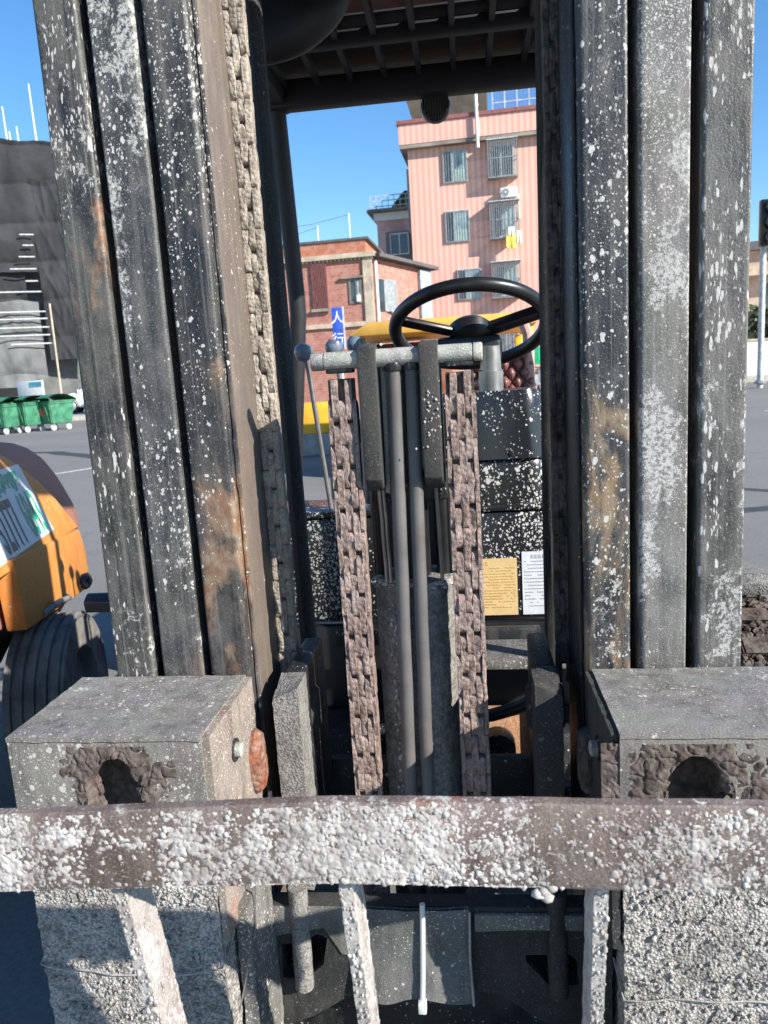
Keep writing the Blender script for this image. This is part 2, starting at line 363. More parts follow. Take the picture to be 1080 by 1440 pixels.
strip('tar_seam', (p0-d*1.4).xy, (p1+d*4).xy, .12, M['tar'], .003, wav=.05)  # second cable shadow, likewise laid on as a dark strip
p0, p1 = on_ground(1075, 578), on_ground(1110, 577); d = (p1-p0).normalized()
strip('lane_line', (p0).xy, (p1+d*2).xy, .15, M['paint'])
# pavements with kerbs: left forecourt, right pavement
def pavement(name, poly, h):
    pts = [Vector((x, y, gz(y)+h)) for x, y in poly]
    m = MB().prism(pts, (0, 0, -h-.3)); o = m.build(name, M['paving'], smooth=False, kind='structure'); return o
pavement('pavement', [(-70, 27.2), (-9.5, 30.5), (-9.5, 60), (-70, 60)], .14)
pk = on_ground(1065, 537)
pavement('pavement', [(5.5, pk.y+.6), (45, pk.y-1.5), (45, 70), (5.5, 70)], .14)
MB().prism([(5.5, pk.y+.35, gz(pk.y)-.2), (45, pk.y-1.75, gz(pk.y)-.2), (45, pk.y-1.5, gz(pk.y)-.2), (5.5, pk.y+.6, gz(pk.y)-.2)], (0, 0, .36)).build('kerb', M['kerb'], smooth=False, kind='structure')
MB().prism([(-70, 26.95, .1), (-9.5, 30.25, .1), (-9.5, 30.5, .1), (-70, 27.2, .1)], (0, 0, .50)).build('kerb', M['kerb'], smooth=False, kind='structure')

# ------------------------------------------------------------------ the forklift in front of the camera
XC = -.097
FK = thing('forklift', (XC, 1.9, 0), 'cement-spattered forklift seen head-on through its open mast', 'forklift')
def mir(x): return 2*XC-x
def rail(name, x0, x1, y0, mat, webmat, side, label, web_in):
    """C rail: front flange, web and rear flange with rolled edges, full mast height"""
    z0, z1 = .12, 2.16; ft = .019; y1 = y0+.165; wt = .013
    fl = []
    a, b = x0, x1
    r_ = .0028 if name != 'inner_rail' else .0036
    # profile in XY, web on the inner side (towards the mast's centre)
    inn = b if side < 0 else a; out = a if side < 0 else b; s_ = 1 if inn > out else -1
    prof = [(out, y0+r_*.7), (out+s_*r_*.35, y0+r_*.2), (out+s_*r_, y0), (out+s_*r_*1.5, y0), (inn-s_*r_*2.5, y0), (inn-s_*r_*2, y0), (inn-s_*r_*.7, y0+r_*.5), (inn-s_*r_*.1, y0+r_*1.6), (inn, y0+r_*3), (inn, y0+r_*3.6),
            (inn, y1-r_*2.6), (inn, y1-r_*2), (inn-s_*r_*.6, y1-r_*.5), (inn-s_*r_*2, y1), (out+s_*r_, y1), (out, y1-r_),
            (out, y1-ft), (inn-s_*wt*1.6, y1-ft), (inn-s_*wt, y1-ft*1.5), (inn-s_*wt, y0+ft*1.5), (inn-s_*wt*1.6, y0+ft), (out, y0+ft)]
    m = MB(); n = len(prof); nz = 34; vs = []
    for k in range(nz+1):
        z = z0+(z1-z0)*k/nz
        for i, (x, y) in enumerate(prof):
            j = .0005*noise.noise(Vector((x*6, y*6, z*6)))
            vs.append((x+j, y+j*1.2, z))
    fs = [(k*n+i, k*n+(i+1) % n, (k+1)*n+(i+1) % n, (k+1)*n+i) for k in range(nz) for i in range(n)]
    if s_ < 0: fs = [f[::-1] for f in fs]
    m.add(vs, fs+[tuple(range(n))[::-s_], tuple(range(nz*n, nz*n+n))[::s_]])
    o = m.build(name, mat, FK, ang=50); o['label'] = label
    return o
# half positions from the mast's centre, read off the photograph
RI, RM, RO_ = (.262, .327), (.341, .408), (.422, .486)
for nm, (h0, h1), yy, ml, mr, la, lb in (
    ('inner_rail', RI, 1.100, 'rail_c', 'rail_d', 'inner mast rail with brown rust patches low down', 'inner mast rail, dark with white drops and tan rust'),
    ('middle_rail', RM, 1.103, 'rail_b', 'rail_e', 'middle mast rail speckled with white drops', 'middle mast rail thickly crusted with pale cement'),
    ('outer_rail', RO_, 1.101, 'rail_a', 'rail_f', 'outer mast rail with fine vertical drips', 'outer mast rail with long white drips')):
    rail(nm, XC-h1, XC-h0, yy, M[ml], None, -1, la, None)
    rail(nm, XC+h0, XC+h1, yy, M[mr], None, 1, lb, None)
# left web smooth brown, right web and bead darkened with their shade; weld bead along the front corner
for s_ in (-1, 1):
    xi = XC+s_*RI[0]
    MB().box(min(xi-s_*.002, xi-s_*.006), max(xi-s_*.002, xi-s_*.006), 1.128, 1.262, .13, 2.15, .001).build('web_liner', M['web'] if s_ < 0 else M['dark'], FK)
    pts = [(xi-s_*(.004+.0015*noise.noise(Vector((k*.7, s_, 0)))), 1.121+.003*noise.noise(Vector((k*.23, 3, s_))), .13+k*.02) for k in range(101)]
    MB().tube(pts, [.0035*(1+.5*noise.noise(Vector((k*1.3, 7, s_)))) for k in range(101)], 7).build('weld_bead', M['rail_c'] if s_ < 0 else M['dark'], FK)
# cross members of the mast, and a low added screen that keeps the void dark
for z0, z1, y0, y1 in ((.38, .46, 1.36, 1.39), (1.98, 2.10, 1.30, 1.33), (.03, .36, 1.13, 1.15)):
    MB().box(XC-.43, XC+.43, y0, y1, z0, z1, .004).build('cross_member', M['dark'], FK)

# leaf chains: plates stood on edge, five columns, alternate columns half a pitch apart
def plate_mesh(name, w_, L, dep, mat, seed, sq=.75, amp=1.0):
    m = MB(); prof = []; n = 28
    for i in range(n):
        a = 2*math.pi*(i+.5)/n; z = math.sin(a); y = math.cos(a)
        zz = math.copysign(abs(z)**sq, z)*L*.5
        wa = 1-.14*math.exp(-(zz/(L*.16))**2)
        prof.append((math.copysign(abs(y)**.42, y)*dep*.5*wa, zz))
    xs = [-.5, -.43, -.2, .2, .43, .5]; vs = []
    for x in xs:
        e = abs(x) > .45
        for y, z in prof:
            q = Vector((x*w_, y*(.90 if e else 1), z*(.97 if e else 1)))
            d = amp*(.0011*noise.noise(Vector((q.x*260, q.y*120, q.z*70))+Vector((seed*9, 0, 0)))+.0016*noise.noise(q*45+Vector((0, seed*5, 0))))
            vs.append(q+Vector((d*.6, -d*1.8 if y < 0 else d, d)))
    k_ = len(xs)
    fs = [(i*n+j, i*n+(j+1) % n, (i+1)*n+(j+1) % n, (i+1)*n+j) for i in range(k_-1) for j in range(n)]
    m.add(vs, fs+[tuple(range(n))[::-1], tuple(range((k_-1)*n, k_*n))])
    return m.mesh(name, mat, ang=50)
def chain(name, xm, y, z0, z1, widths, P, mat, dep, label):
    """leaf chain: plates stood on edge; every other column is shifted half a pitch, its joints stay open as holes"""
    wid = sum(widths); root = MB().box(xm-wid*.46, xm+wid*.46, y-dep*.12, y+dep*.16, z0, z1+.01)
    root = root.build(name, M['mud'], FK); root['label'] = label
    off = Vector(OFF[FK.name]); x = xm-wid/2
    for c_, cw in enumerate(widths):
        odd = c_ % 2; vars_ = [plate_mesh('link', cw*1.04, P*(.935 if odd else 1.02), dep*(1.0 if odd else .94), mat, q+y+c_*3, .62 if odd else .40, 1.0) for q in range(4)]
        z = z0+(P/2 if odd else 0)
        while z <= z1:
            o = bpy.data.objects.new('link', random.choice(vars_)); COL.objects.link(o); o.parent = root
            o.location = Vector((x+cw/2+random.uniform(-.0004, .0004), y+random.uniform(-.0012, .0012), z))-off
            o.rotation_euler = (random.uniform(-.02, .02), random.uniform(-.015, .015), random.uniform(-.03, .03))
            z += P
        x += cw
    return root
chain('lift_chain', -.186, 1.135, .31, 1.250, (.0065, .0102, .0108, .0102, .0065), .068, M['chain'], .026, 'cement-caked chain on the side of the hydraulic levers')
chain('lift_chain', -.008, 1.135, .31, 1.250, (.0066, .0106, .0112, .0106, .0066), .068, M['chain'], .026, 'cement-caked chain in front of the black dash')
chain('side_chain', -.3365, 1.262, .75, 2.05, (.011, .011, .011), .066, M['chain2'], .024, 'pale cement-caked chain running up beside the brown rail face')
chain('side_chain', mir(-.345), 1.262, .75, 2.05, (.009, .009, .009), .066, M['mud'], .024, 'dark chain hidden in the shade of the rail')  # mud-dark material puts the rail's shade into the chain's colour

# chain crossbar with its two brackets on top of the free-lift cylinder
zb = 1.287
m = MB().lathe([(.0, 0), (.0125, 0), (.0135, .002), (.0135, .018), (.012, .0185), (.012, .0205), (.0135, .021), (.0138, .12), (.0135, .24), (.012, .2405), (.012, .2425), (.0138, .243), (.0138, .254), (.012, .256), (0, .256)], (-.229, 1.132, zb), (1, 0, 0), 28)
m.roughen(.0008, 70).build('crossbar', M['pipe'], FK, ang=50)
for xa, xb, mt in ((-.157, -.130, 'darkp'), (-.066, -.038, 'darkp')):
    poly = [(xa, 1.112, 1.303), (xa, 1.112, 1.105), (xa, 1.14, 1.085), (xa, 1.19, 1.10), (xa, 1.165, 1.303), (xa, 1.14, 1.309)]
    MB().prism(poly, (xb-xa, 0, 0), .003).roughen(.0008, 90).build('bracket', M[mt], FK)
    MB().box(xa-.002, xb+.002, 1.165, 1.185, 1.09, 1.26, .003).build('bracket_rib', M['dark'], FK)
for xm in (-.187, -.008):   # anchor yokes that take the chain up behind the crossbar
    MB().box(xm-.021, xm+.021, 1.125, 1.15, 1.268, 1.284, .003).build('chain_anchor', M['dark'], FK)
# free-lift cylinder: rod, gland, barrel with a cement rim
m = MB().lathe([(0, 0), (.062, 0), (.066, .004), (.066, .20), (.070, .203), (.070, .235), (.066, .238), (.066, .55), (.0665, .66), (.068, .676), (.063, .684), (.036, .686), (0, .686)], (XC, 1.215, .245), (0, 0, 1), 40)
m.roughen(.0012, 60).build('lift_cylinder', crust('grey_caked_barrel', (.13, .125, .115), (.25, .242, .225), sc=220, depth=.0015, hole=.35), FK, ang=45)
MB().cyl((XC-.003, 1.215, .93), (XC-.003, 1.215, 1.27), .031, n=32).build('piston_rod', M['black'], FK)
MB().box(XC-.062, XC+.062, 1.18, 1.25, 1.06, 1.11, .006).build('rod_head', M['dark'], FK)
MB().box(XC-.070, XC+.058, 1.286, 1.30, .60, 1.27, .003).build('back_plate', M['black'], FK)  # black sheet added so the gap behind the rods stays dark
for xx, rr in ((-.156, .010), (-.047, .013)): MB().cyl((xx, 1.225, .90), (xx, 1.225, 1.10), rr, n=16).build('guide_rod', M['black'], FK)
m = MB()
for k in range(150):
    a = random.uniform(0, 6.28); q = random.uniform(.058, .068)
    m.blob((XC+q*math.cos(a), 1.215+q*math.sin(a), .925+random.uniform(-.006, .005)), random.uniform(.003, .007), (1, 1, .6), 1, .4)
m.build('cement_rim', M['cement'], FK, kind='stuff')
m = MB()
for k in range(70): m.blob((-.128+random.gauss(0, .008), 1.172+random.gauss(0, .004), 1.10+random.gauss(0, .01)), random.uniform(.002, .005), (1, 1, 1), 1, .4)
for k in range(40): m.blob((-.052+random.gauss(0, .007), 1.112+random.uniform(-.002, .001), 1.20+random.gauss(0, .03)), random.uniform(.0008, .002), (1, .5, 1.2), 1, .4)
for k in range(160): m.blob((-.128+random.gauss(0, .004), 1.154+random.uniform(-.003, .002), random.uniform(.35, .9)), random.uniform(.0015, .0035), (1, .6, 1.2), 1, .4)
m.build('cement_crumbs', M['cement'], FK, kind='stuff')
# hydraulic hoses in front of the cylinder, and the two thin pipes beside them
def swoop(x0, x1, y, z0, z1, n=26, wob=.0015):
    return [(x0+(x1-x0)*(k/n)+wob*noise.noise(Vector((k*.4, x0*9, 1))), y+wob*2*noise.noise(Vector((k*.3, 2, x0*7))), z0+(z1-z0)*k/n) for k in range(n+1)]
MB().tube(swoop(-.121, -.1055, 1.135, .40, 1.272, 26, .0006), .0112, 16).build('hose', M['hose'], FK)
MB().tube(swoop(-.091, -.0785, 1.135, .40, 1.272, 26, .0006), .0108, 16).build('hose', M['hose'], FK)
for xx in (-.1055, -.0785):
    MB().lathe([(0, 0), (.013, 0), (.0145, .003), (.0145, .012), (.009, .014), (0, .014)], (xx, 1.135, 1.266), (0, 0, 1), 20).build('hose_ferrule', M['dark'], FK)
MB().tube([(-.124, 1.15, 1.275), (-.124, 1.15, 1.15), (-.127, 1.16, 1.08)], .0045, 8).build('grease_pipe', M['pipe'], FK)
MB().tube([(-.065, 1.15, 1.275), (-.064, 1.15, 1.17), (-.060, 1.16, 1.10)], .0045, 8).build('grease_pipe', M['pipe'], FK)
for xx in (-.139, -.132, -.049):
    MB().tube(swoop(xx, xx-.004, 1.168, .93, 1.10, 10, .001), .003, 8).build('rod_line', M['chrome'], FK)

# carriage: two uprights beside the rails, top and lower carriage plates
for s_ in (-1, 1):
    f_ = (lambda x: x) if s_ < 0 else mir
    xa, xb = sorted((f_(-.320), f_(-.279)))
    m = MB().gridbox(xa, xb, 1.075, 1.14, .44, .79, .007)
    for i, q in enumerate(m.v):
        x, y, z = q
        if z > .76: m.v[i] = (x+(XC-x)*0.0, y, z-.018*((x-xa)/(xb-xa) if s_ > 0 else (xb-x)/(xb-xa))*max(0, (1.14-y)/.065)); 
    m.roughen(.0015, 120, s_).build('carriage_upright', M['postc'] if s_ < 0 else M['darkp'], FK)  # right upright is darker: its shade is put into the material
    MB().box(xa+.006, xb-.002, 1.141, 1.30, .50, .795, .006).build('roller_plate', M['dark'], FK)
    MB().lathe([(0, -.03), (.034, -.03), (.040, -.024), (.040, .024), (.034, .03), (0, .03)], (f_(-.305), 1.20, .70), (1, 0, 0), 28).build('guide_roller', M['darkp'], FK)
    # rod that drops from the upright through the slot of the lower plate
    MB().tube([(f_(-.301)+.002*noise.noise(Vector((k, s_, 0))), 1.055-.0006*k, .46-.0125*k) for k in range(15)], .0155, 14).roughen(.001, 80, s_).build('tie_rod', M['postc'] if s_ < 0 else M['darkp'], FK)  # right rod takes a darker material for the shadow it stands in
def P2(x, y, Y=1.06): return at(x, y, Y)
# lower carriage plate with its two slots
out = [(-.395, .43), (.20, .435), (.20, .20), (.135, .205), (.075, .235), (.02, .275), (-.03, .284), (-.18, .283), (-.235, .262), (-.29, .225), (-.335, .207), (-.395, .205)]
hl = [(-.338, .296), (-.302, .293), (-.268, .322), (-.258, .372), (-.275, .378), (-.30, .362), (-.336, .358)]
hr = [(.058, .350), (.058, .338), (.092, .298), (.138, .298), (.138, .340), (.128, .352)]
V = lambda ps, y: [Vector((x, y, z)) for x, z in ps]
m = MB().prism(V(out, 1.052), (0, .03, 0), 0, [V(hl, 1.052), V(hr, 1.052)])
m.build('lower_plate', M['darkp'], FK, ang=30)
M['lowgrey'] = grimy('dusty_grey_plate', a=(.06, .057, .053), b=(.15, .143, .133), spat=.4, fine=.5, rust=.08, dust=.8, seed=71.0, rough=.75, patch=.5)
m = MB().prism(V([(-.392, .428), (-.176, .43), (-.183, .335), (-.235, .345), (-.262, .392), (-.30, .385), (-.345, .375), (-.345, .34), (-.392, .30)], 1.049), (0, .0028, 0))
m.build('wear_plate', M['lowgrey'], FK)
m = MB().prism(V([(-.02, .425), (.192, .428), (.192, .402), (.05, .40), (-.02, .395)], 1.043), (0, .0085, 0), .002); m.build('wear_plate', M['lowgrey'], FK)
# rubber flap between, tied with a white cable tie
def flap(u_, v_):
    x = -.196+.168*u_; z = .437-.152*v_-.006*math.sin(u_*9)*v_
    return (x, 1.040-.006*math.sin(u_*3.1)-.012*v_*v_-.004*noise.noise(Vector((u_*4, v_*3, 5)))-.004*max(0, v_-.8)*math.sin(u_*7), z)
m = MB().sheet(flap, 40, 30); m.v += [(x, y+.008, z) for x, y, z in m.v]; n_ = 41*31
m.f += [tuple(i+n_ for i in f[::-1]) for f in m.f[:]]
m.build('rubber_flap', grimy('grey_rubber_flap', a=(.05, .05, .048), b=(.12, .118, .112), spat=.4, fine=.5, rust=0, dust=.8, seed=75.0, rough=.6), FK)
m = MB().tube([(-.099, 1.032, .452), (-.1, 1.030, .42), (-.104, 1.024, .33), (-.106, 1.0175, .292)], .0042, 8); m.box(-.1125, -.0995, 1.006, 1.022, .278, .296, .002)
m.build('cable_tie', plain('white_nylon', (.62, .63, .62), .45, var=.08), FK)
MB().tube([(-.027, 1.036, .436), (-.029, 1.03, .36), (-.026, 1.02, .285)], .002, 6).build('tie_wire', M['pipe'], FK)
# inner fork cheek plates (the thick light plates beside the left fork)
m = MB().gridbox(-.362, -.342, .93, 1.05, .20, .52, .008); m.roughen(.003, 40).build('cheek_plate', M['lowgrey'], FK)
m = MB().gridbox(mir(-.342), mir(-.362), .93, 1.05, .20, .52, .008); m.roughen(.003, 40).build('cheek_plate', M['darkp'], FK)  # shaded twin of the left plate, darkened by its material
MB().tube([(-.336, .96, .55), (-.338, .95, .48), (-.352, .93, .41), (-.368, .92, .35)], .0014, 6).build('tie_wire', M['chrome'], FK)

# forks: thick hooked shanks, upper block with a mud-packed pocket, cement-crusted shank below
def fork(s_):
    f_ = (lambda x: x) if s_ < 0 else mir
    xa, xb = sorted((f_(-.640), f_(-.366)))
    # block with a pocket in its front face
    pk = [(-.547, .655), (-.547, .735), (-.530, .776), (-.50, .785), (-.465, .781), (-.449, .75), (-.446, .655)] if s_ < 0 else [(.216, .655), (.220, .725), (.236, .768), (.262, .785), (.294, .780), (.310, .73), (.312, .655)]
    fr = MB().prism([Vector((x, .886, z)) for x, z in ((xa, .64), (xb, .64), (xb, .80), (xa, .80))], (0, .098, 0), 0, [[Vector((x, .886, z)) for x, z in pk]])
    root = fr.build('fork_block', M['block'], FK, ang=30); root['label'] = 'upper fork block with a mud-packed pocket, ' + ('in front of the orange machine' if s_ < 0 else 'beside the muddy tyre')
    m = MB().gridbox(xa, xb, .884, 1.094, .7995, .806, .008); m.roughen(.0012, 50, s_).build('top_plate', M['block'], root)
    MB().box(xa+.002, xb-.002, .985, 1.092, .64, .799, .003).build('pocket_back', M['darkp'], root)  # darker steel paints shade into the back of the pocket
    # side plate towards the middle
    xs = f_(-.366); x0_, x1_ = sorted((xs, xs-s_*.010))
    m = MB().gridbox(x0_, x1_, .89, 1.094, .50, .803, .008); m.roughen(.0016, 60, s_*3).build('side_plate', M['blockrust'] if s_ < 0 else M['darkp'], root)  # right plate faces away from the sun; that shade is in its colour
    xo = xs-s_*.010
    m = MB().lathe([(0, 0), (.030, 0), (.030, .006), (.026, .014), (.012, .016), (0, .016)], (xo, 1.070, .672), (-s_, 0, 0), 24)
    for i, q in enumerate(m.v): m.v[i] = (q[0], q[1], .672+(q[2]-.672)*1.75)
    m.roughen(.003, 60).build('boss', crust('orange_rust_boss', (.24, .085, .045), (.29, .195, .155), sc=120, depth=.003, hole=.5, dark=(.08, .04, .03)) if s_ < 0 else M['mud'], root)
    m = MB().lathe([(0, 0), (.011, 0), (.011, .010), (.008, .012), (0, .012)], (xo, .985, .735), (-s_, 0, 0), 20); m.build('bolt', M['pipe'], root)
    MB().lathe([(.0, 0), (.017, 0), (.017, .002), (0, .002)], (xo, .985, .735), (-s_, 0, 0), 20).build('washer', M['dark'], root)
    # mud packed round the pocket
    m = MB(); xm = sum(q[0] for q in pk)/len(pk)
    def mudh(u_, v_):
        x = xm-.115+.23*u_; z = .642+.15*v_
        q = Vector((x, z, s_*3.0)); n1 = noise.noise(q*26); n2 = noise.noise(q*75); n3 = noise.noise(q*190); cr_ = abs(noise.noise(q*55+Vector((4, 0, 0))))
        if s_ < 0: b = .072-abs(x-xm-.008)-.35*max(0, z-.768)*3
        else: b = .030-abs(math.hypot((x-xm)*.95, (z-.708))-.075)
        h = .10*b+.0035*n1+.0022*n2+.0011*n3-.003*max(0, .10-cr_)*8
        e_ = abs((x-xm-(.004 if s_ < 0 else 0))/(.040+.012*n1))**2.2+max(0, (z-.69)/(.082+.010*n1))**2.6
        k_ = min(1, max(0, (1.12-e_)/.35)); y_ = .8862-max(-.003, min(.007, h))
        return (x, y_+(.945-y_)*k_*k_*(3-2*k_)+.004*n2*(k_*(1-k_))*4, z)
    m.sheet(mudh, 150, 100); md = m.build('caked_mud', M['mud'], root, kind='stuff', ang=60); m = MB()
    for k in range(140):
        x = xm+random.choice((-1, 1))*random.uniform(.034, .047); m.blob((x, random.uniform(.888, .925), random.uniform(.645, .765)), random.uniform(.004, .009), (1, 1, 1.5), 1, .7)
    m.build('packed_mud', M['mud'], root, kind='stuff')
    # shank
    m = MB().gridbox(xa+.004, xb-.002, .888, 1.02, .06, .64, .005)
    m.roughen(.0032, 75, 11*s_+40); sh = m.build('fork_shank', M['shank'], FK, ang=70); sh['label'] = 'fork shank thick with pale cement crust'
    m = MB()
    for k in range(900):
        m.blob((random.uniform(xa+.01, xb-.006), .887, random.uniform(.25, .64)), random.uniform(.0015, .0042), (1, .8, 1), 1, .4)
    m.build('cement_crumbs', M['shank'], sh, kind='stuff')
    # wire wound round the shank
    zz = .452 if s_ < 0 else .434
    pts = [(xa+.002+(xb-xa-.004)*k/20, .8815-.002*math.sin(k*.9), zz+(.012 if s_ < 0 else -.004)*((k/20-.5)**2*4-.4)+.0015*noise.noise(Vector((k*.6, s_, 0)))) for k in range(21)]
    pts = [(xa-.002, .93, zz+.02)]+pts+[(xb+.002, .93, zz+.03)]
    MB().tube(pts, .0013, 6).build('binding_wire', M['pipe'], sh)
    # blade running forward along the ground, towards the camera
    MB().prism([Vector((xa+.02, y, z)) for y, z in ((1.02, .06), (.89, .06), (-.1, .055), (-.1, .040), (1.02, .012))], (xb-xa-.04, 0, 0), .004).build('fork_blade', M['shank'], FK)
fork(-1); fork(1)
# shard of wood and chip lying on the left fork's boss
for pts in ([(-.352, 1.03, .575), (-.348, 1.075, .57), (-.35, 1.07, .605)], [(-.351, 1.085, .56), (-.347, 1.11, .56), (-.349, 1.10, .60)]):
    MB().prism([Vector(q) for q in pts], (.006, 0, .002)).build('wood_chip', plain('pale_wood_chip', (.42, .36, .29), .8, sc=60), FK)

# load backrest in front: spattered top bar, edge-on slats, lower bar
def barz(X): return .8795-.045*max(0, -.12-X)-.008*max(0, X+.12)
BR = MB(); n = 60; xs = [-.70+1.25*k/n for k in range(n+1)]; vs = []
for X in xs:
    zc = barz(X); j = .0012*noise.noise(Vector((X*14, 1, 0)))
    for y, dz in ((.5505, -.0375), (.549, -.035), (.549, .034), (.551, .0365), (.5605, .0365), (.5625, .034), (.5625, -.036), (.560, -.0375)): vs.append((X, y+.002*noise.noise(Vector((X*5, 4, 0))), zc+dz+j))
fs = [(k*8+i, (k+1)*8+i, (k+1)*8+(i+1) % 8, k*8+(i+1) % 8) for k in range(n) for i in range(8)]
BR.add(vs, fs+[tuple(range(8)), tuple(range(n*8, n*8+8))[::-1]])
top = BR.build('backrest_bar', M['bar'], FK, ang=40); top['label'] = 'brown top bar of the load backrest, caked with white cement drops'
cnt = 0
def dens(X, z):
    k = noise.noise(Vector((X*22, z*30, 3)))*.9+noise.noise(Vector((X*60, z*60, 8)))*.5
    if X < -.34: b = .95
    elif X < -.275: b = .70 if z < .0 else .92
    elif X < -.02: b = .95
    elif X < .04: b = .78-.22*(z > .008)
    elif X < .105: b = .36+.14*(z > .012)
    elif X < .16: b = .55
    else: b = .80
    b += .05 if -.03 < z < .02 else -.10
    return b+k*.35
def crusth(u_, v_):
    X = -.46+.735*u_; z = -.0363+.0705*v_
    q = Vector((X*185, z*185, 2.0)); q += Vector((noise.noise(q*.7), noise.noise(q*.7+Vector((9, 0, 0))), 0))*.5
    d1 = noise.voronoi(q)[0][0]; d2 = noise.voronoi(q*2.1+Vector((5, 3, 1)))[0][0]
    b = dens(X, z)-.30
    h = b*.0022+.0010*max(0, 1-d1*d1*2.2)+.0005*max(0, 1-d2*d2*2.2)-.0009
    return (X, .5500-max(-.003, min(.0042, h)), barz(X)+z)
m = MB().sheet(crusth, 900, 88)
m.build('cement_crust', M['cement'], top, kind='stuff', ang=80)
m = MB()
while cnt < 6500:
    X = random.uniform(-.46, .27); z = random.uniform(-.0365, .033); cnt += 1
    if random.random() > dens(X, z)*1.25: continue
    r_ = min(.0036, random.lognormvariate(math.log(.00125), .45))
    m.blob((X, .5497, barz(X)+z), r_, (random.uniform(.8, 1.25), .55, random.uniform(.8, 1.25)), 1, .6)
for X, z in ((.047, -.04), (.041, -.043), (.053, -.037), (.049, -.047)): m.blob((X, .551, barz(X)+z), .005, (1.2, .7, 1), 1, .4)
m.build('cement_drops', M['cement'], top, kind='stuff', ang=70)
M['slat'] = M['slatm']
for X in (-.323, -.118, .0935, .2985):
    m = MB().gridbox(X-.0058, X+.0058, .556, .598, .20, .855, .006)
    lean = lambda z: .21*max(0, .855-z)
    m.v = [(x, y+lean(z), z) for x, y, z in m.v]
    sl_ = m.roughen(.0012, 70, X*10).build('backrest_slat', M['slatm'], FK, ang=60)
    m = MB()
    for k in range(420):
        z = random.uniform(.55, .84); r_ = min(.003, random.lognormvariate(math.log(.0011), .45))
        if random.random() < .62: m.blob((X+.0058, random.uniform(.557, .598)+lean(z), z), r_, (.45, 1, 2.2), 1, .5)
        else: m.blob((X+random.uniform(-.005, .006), .5555+lean(z), z), r_, (1, .6, 1.5), 1, .35)
    m.build('cement_drops', M['cement'], sl_, kind='stuff', ang=70)
MB().box(-.70, .55, .690, .702, .13, .20, .003).build('backrest_lower_bar', M['bar'], FK)
for x in (-.53, .31):
    for za, zb_ in ((.87, .655), (.165, .165)):
        ya = .563 if za > .5 else .702
        MB().prism([Vector((x, ya, za-.025)), Vector((x, ya, za+.02)), Vector((x, .89, zb_+.02)), Vector((x, .89, zb_-.025))], (.02, 0, 0), .002).build('backrest_arm', M['bar'], FK)

# ------------------------------------------------------------------ forklift body behind the mast
# dash panel, cowl, stickers
MB().box(-.50, .305, 1.752, 1.80, .672, .935, .012).build('dash_panel', M['dash'], FK)
MB().box(-.50, .305, 1.748, 1.95, .936, .952, .005).build('dash_top', M['dash'], FK)
def cowl(name, x0, x1, ya, yb, z0, z1, tx, ty, mat, r_=.05):
    """box with rounded upright corners, narrowing upwards"""
    m = MB(); vs = []; rows = 8; nn = 0
    for k in range(rows+1):
        h = k/rows; z = z0+(z1-z0)*h; a, b, c_, d_ = x0+tx*h, x1-tx*h, ya+ty*h, yb
        q = r_ if k < rows else r_; ins = .006 if k == rows else 0
        ring = []
        for cx, cy, s0 in ((b-q, c_+q, -90), (b-q, d_-q, 0), (a+q, d_-q, 90), (a+q, c_+q, 180)):
            for i in range(9): an = R(s0+i*11.25); ring.append((cx+(q-ins)*math.cos(an), cy+(q-ins)*math.sin(an), z+(0 if k < rows else .004)))
        vs += ring; nn = len(ring)
    fs = [(k*nn+i, k*nn+(i+1) % nn, (k+1)*nn+(i+1) % nn, (k+1)*nn+i) for k in range(rows) for i in range(nn)]
    return m.add(vs, fs+[tuple(range(rows*nn, rows*nn+nn))]).build(name, mat, FK, ang=40)
cowl('cowl_base', -.115, .192, 1.757, 2.06, .953, 1.052, .004, .004, M['dash'])
cowl('cowl_top', -.113, .190, 1.755, 2.05, 1.058, 1.212, .014, .012, M['cowl'])
p_ = at(719, 640, 1.757); MB().lathe([(0, 0), (.007, 0), (.005, .004), (0, .004)], (p_.x, 1.757, p_.z+.004), (0, -1, 0), 12).build('screw', M['black'], FK)
def sticker(name, px0, px1, z0, z1, col, ink, rows, label):
    x0 = at(px0, 830, 1.75).x; x1 = at(px1, 830, 1.75).x
    o = MB().box(x0, x1, 1.7495, 1.7515, z0, z1).build(name, plain(name+'_paper', col, .55, var=.07, sc=40), FK); o['label'] = label
    m = MB(); random.seed(hash(rows))
    for k in range(rows):
        z = z1-.024-(z1-z0-.036)*k/rows; x = x0+.006
        while x < x1-.008:
            w_ = random.uniform(.003, .012)
            if random.random() < .8: m.box(x, min(x+w_, x1-.005), 1.7488, 1.7494, z, z+.0022)
            x += w_+.0016
    for k in range(5): m.box(x0+.022+k*.009, x0+.028+k*.009, 1.7488, 1.7494, z1-.016, z1-.007)
    m.build('print', ink, o, smooth=False)
ink_y = plain('brown_ink', (.50, .33, .11), .6); ink_w = plain('grey_ink', (.38, .40, .43), .6)
sticker('warning_sticker', 650, 728, .682, .822, (.62, .45, .22), ink_y, 15, 'amber instruction sticker with fine print')
sticker('data_sticker', 735, 783, .682, .836, (.60, .63, .68), ink_w, 14, 'white instruction sticker with fine print')
MB().box(-.52, .33, 1.752, 1.79, .18, .664, .01).build('front_panel', M['black'], FK)
MB().box(-.50, .31, 1.79, 2.9, .60, .64, .004).build('floor_plate', M['black'], FK)
MB().box(-.42, .23, 1.60, 1.75, .30, .45, .01).build('front_axle', M['dark'], FK)
